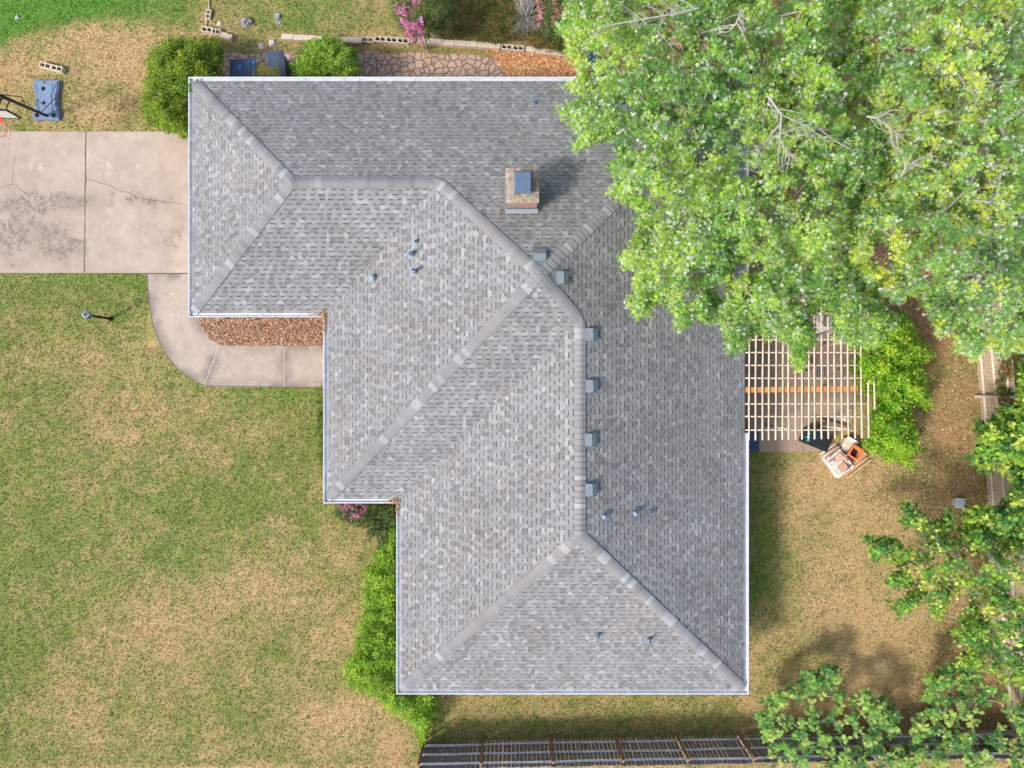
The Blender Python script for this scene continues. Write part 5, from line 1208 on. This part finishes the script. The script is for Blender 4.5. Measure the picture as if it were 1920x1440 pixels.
# scrap pile: pallets / flattened boxes
x, y = P2(1572, 866, .3); sc_ = thing('scrap_stack', 'slanting stack of flattened red and white boxes next to the black tub', 'stack of boxes', (x, y, 0), math.radians(-52))
rr = random.Random(4)
for k in range(9):
    c_ = rr.choice([(.70, .60, .52), (.62, .50, .42), (.66, .58, .55), (.48, .30, .22)]); mb = MB()
    mb.box((rr.uniform(-.05, .05), rr.uniform(-.05, .05), .03+k*.055), (1.0-k*.045+rr.uniform(-.05, .05), .70-k*.02+rr.uniform(-.05, .05), .04), rz=rr.uniform(-.10, .10), col=c_, bevel=.006); mb.build('flattened_box', M['card'], sc_, coloured=True)
mb = MB()
for k in range(26): mb.box((rr.uniform(-.36, .36), rr.uniform(-.26, .26), .53+k*.0016), (rr.uniform(.12, .4), rr.uniform(.02, .08), .003), rz=rr.choice((0, 1.57))+rr.uniform(-.2, .2), col=rr.choice([(.50, .22, .16), (.12, .09, .10), (.60, .40, .33), (.70, .66, .68), (.66, .62, .66), (.30, .18, .18), (.72, .68, .66)]))
mb.box((.12, -.08, .575), (.22, .30, .012), rz=.05, col=(.52, .27, .20)).box((-.20, .04, .577), (.24, .24, .012), rz=.02, col=(.66, .36, .27)); mb.build('printed_panel', M['card'], sc_, coloured=True)
x, y = P2(1604, 849, .55); tp = thing('planter', 'square orange terracotta planter with a dark hollow on top of the boards', 'planter', (x, y, 0), math.radians(-32))
s1 = .21
pv = MB()
def ringz(hs, z, n=24): return [(math.copysign(abs(math.cos(2*PI*k/n))**.45, math.cos(2*PI*k/n))*hs, math.copysign(abs(math.sin(2*PI*k/n))**.45, math.sin(2*PI*k/n))*hs, z) for k in range(n)]
vs_ = []; prof = [(.14, .28), (.18, .52), (.215, .53), (.22, .58), (.165, .585), (.14, .50), (.12, .34)]
for h_, z in prof: vs_ += ringz(h_, z)
pv.add(vs_, [(i*24+k, i*24+(k+1) % 24, (i+1)*24+(k+1) % 24, (i+1)*24+k) for i in range(len(prof)-1) for k in range(24)]+[tuple(range(144, 168))]); pv.build('pot', M['terracotta'], tp); MB().add(ringz(.128, .40), [tuple(range(24))]).build('hollow', M['dark'], tp)
x, y = P2(1600, 868, .1); bs = thing('timber_boards', 'short stack of tan timber boards under the terracotta planter', 'boards', (x, y, 0), math.radians(38))
for k in range(6): MB().box((rr.uniform(-.05, .05), -.28+k*.10+rr.uniform(-.01, .01), .05 if k < 2 else .14), (1.0+rr.uniform(-.1, .1), .075, .10 if k < 2 else .26), rz=rr.uniform(-.03, .03), bevel=.006).build('board', M['woodtan'], bs)
x, y = P2(1592, 835, .3); cb_ = thing('cardboard_box', 'white and brown crumpled box at the foot of the pergola poles', 'box', (x, y, 0), math.radians(-30))
mb = MB(); mb.box((0, 0, .15), (.42, .36, .30), col=(.62, .54, .46), bevel=.01)
mb.build('body', M['card'], cb_, coloured=True)
for k, (dx, dy, ra_) in enumerate(((.0, .20, .5), (.0, -.20, -.5))): MB().box((dx, dy, .31), (.40, .13, .008), rx=ra_, col=(.75, .72, .68)).build('flap', M['card'], cb_, coloured=True)
a = P(1520, 783, .1); b_ = P(1592, 802, .25); c = (a+b_)/2
mb = MB(); mb.box(c, ((b_-a).length, .10, .03), rz=math.atan2(b_.y-a.y, b_.x-a.x)); o = mb.build('loose_plank', M['postwood']); tag(o, 'brown loose plank lying on the patio north of the black tub', 'plank')
# patio mat / grate
x, y = P2(1540, 695); gr_ = thing('floor_grate', 'square dark patterned grate lying on the patio beneath the pergola', 'grate', (x, y, 0)); mb = MB()
for k in range(7): mb.box((-.18+k*.06, 0, .042), (.022, .44, .012)); mb.box((0, -.2+k*.067, .049), (.38, .02, .006))
mb.build('grille', M['stone'], gr_); MB().box((0, 0, .036), (.40, .46, .008)).build('backing', M['blackplastic'], gr_)
x, y = P2(1506, 686); pt_ = thing('clay_pot', 'round brown clay pot on the patio at the tip of the hanging maple bough', 'pot', (x, y, .03))
MB().lathe((0, 0, 0), [(.001, 0), (.12, 0), (.18, .28), (.20, .29), (.20, .33), (.165, .33), (.15, .24), (.001, .24)], 20).build('pot', M['postwood'], pt_)
# grey boulder-like covered chair with branches under the maple
cv = thing('patio_table', 'pale grey patio table under the pergola with bare branches lying on it', 'table', (*P2(1545, 603, .7), 0)); MB().box((0, 0, .70), (.52, .80, .05), bevel=.015).build('tabletop', M['palestone'], cv)
for sx in (-1, 1):
    for sy in (-1, 1): MB().box((sx*.21, sy*.34, .355), (.05, .05, .65)).build('leg', M['palestone'], cv)
br_ = thing('cut_branches', 'bundle of dark bare cut branches lying on the grey patio table', 'branches', (*P2(1547, 590, .75), .74)); mb = MB()
for k in range(16):
    a = random.gauss(PI/2, .35); L_ = random.uniform(.4, 1.1); p0 = Vector((random.gauss(0, .06), random.uniform(-.5, -.1), .01)); mb.tube([p0, p0+Vector((math.cos(a)*L_*.5, math.sin(a)*L_*.5, .05+random.random()*.06)), p0+Vector((math.cos(a+.3)*L_, math.sin(a+.3)*L_, .04+random.random()*.05))], [.014, .01, .005], 5)
mb.build('branch', M['bark'], br_)
# small grey slatted box by the fence
x, y = P2(1802, 944, .3); st = thing('utility_box', 'small pale blue-grey box with white side rails on the lawn by the east fence', 'box', (x, y, 0), math.radians(-6))
MB().box((0, 0, .15), (.30, .26, .26), bevel=.012).build('body', M['ladder'], st)
for s_ in (-1, 1): MB().box((0, s_*.15, .26), (.36, .03, .04), bevel=.006).build('side_rail', M['white'], st)
mb = MB()
for k in range(4): mb.box((-.11+k*.07, 0, .285), (.018, .24, .012))
mb.build('slat', M['ladder'], st)
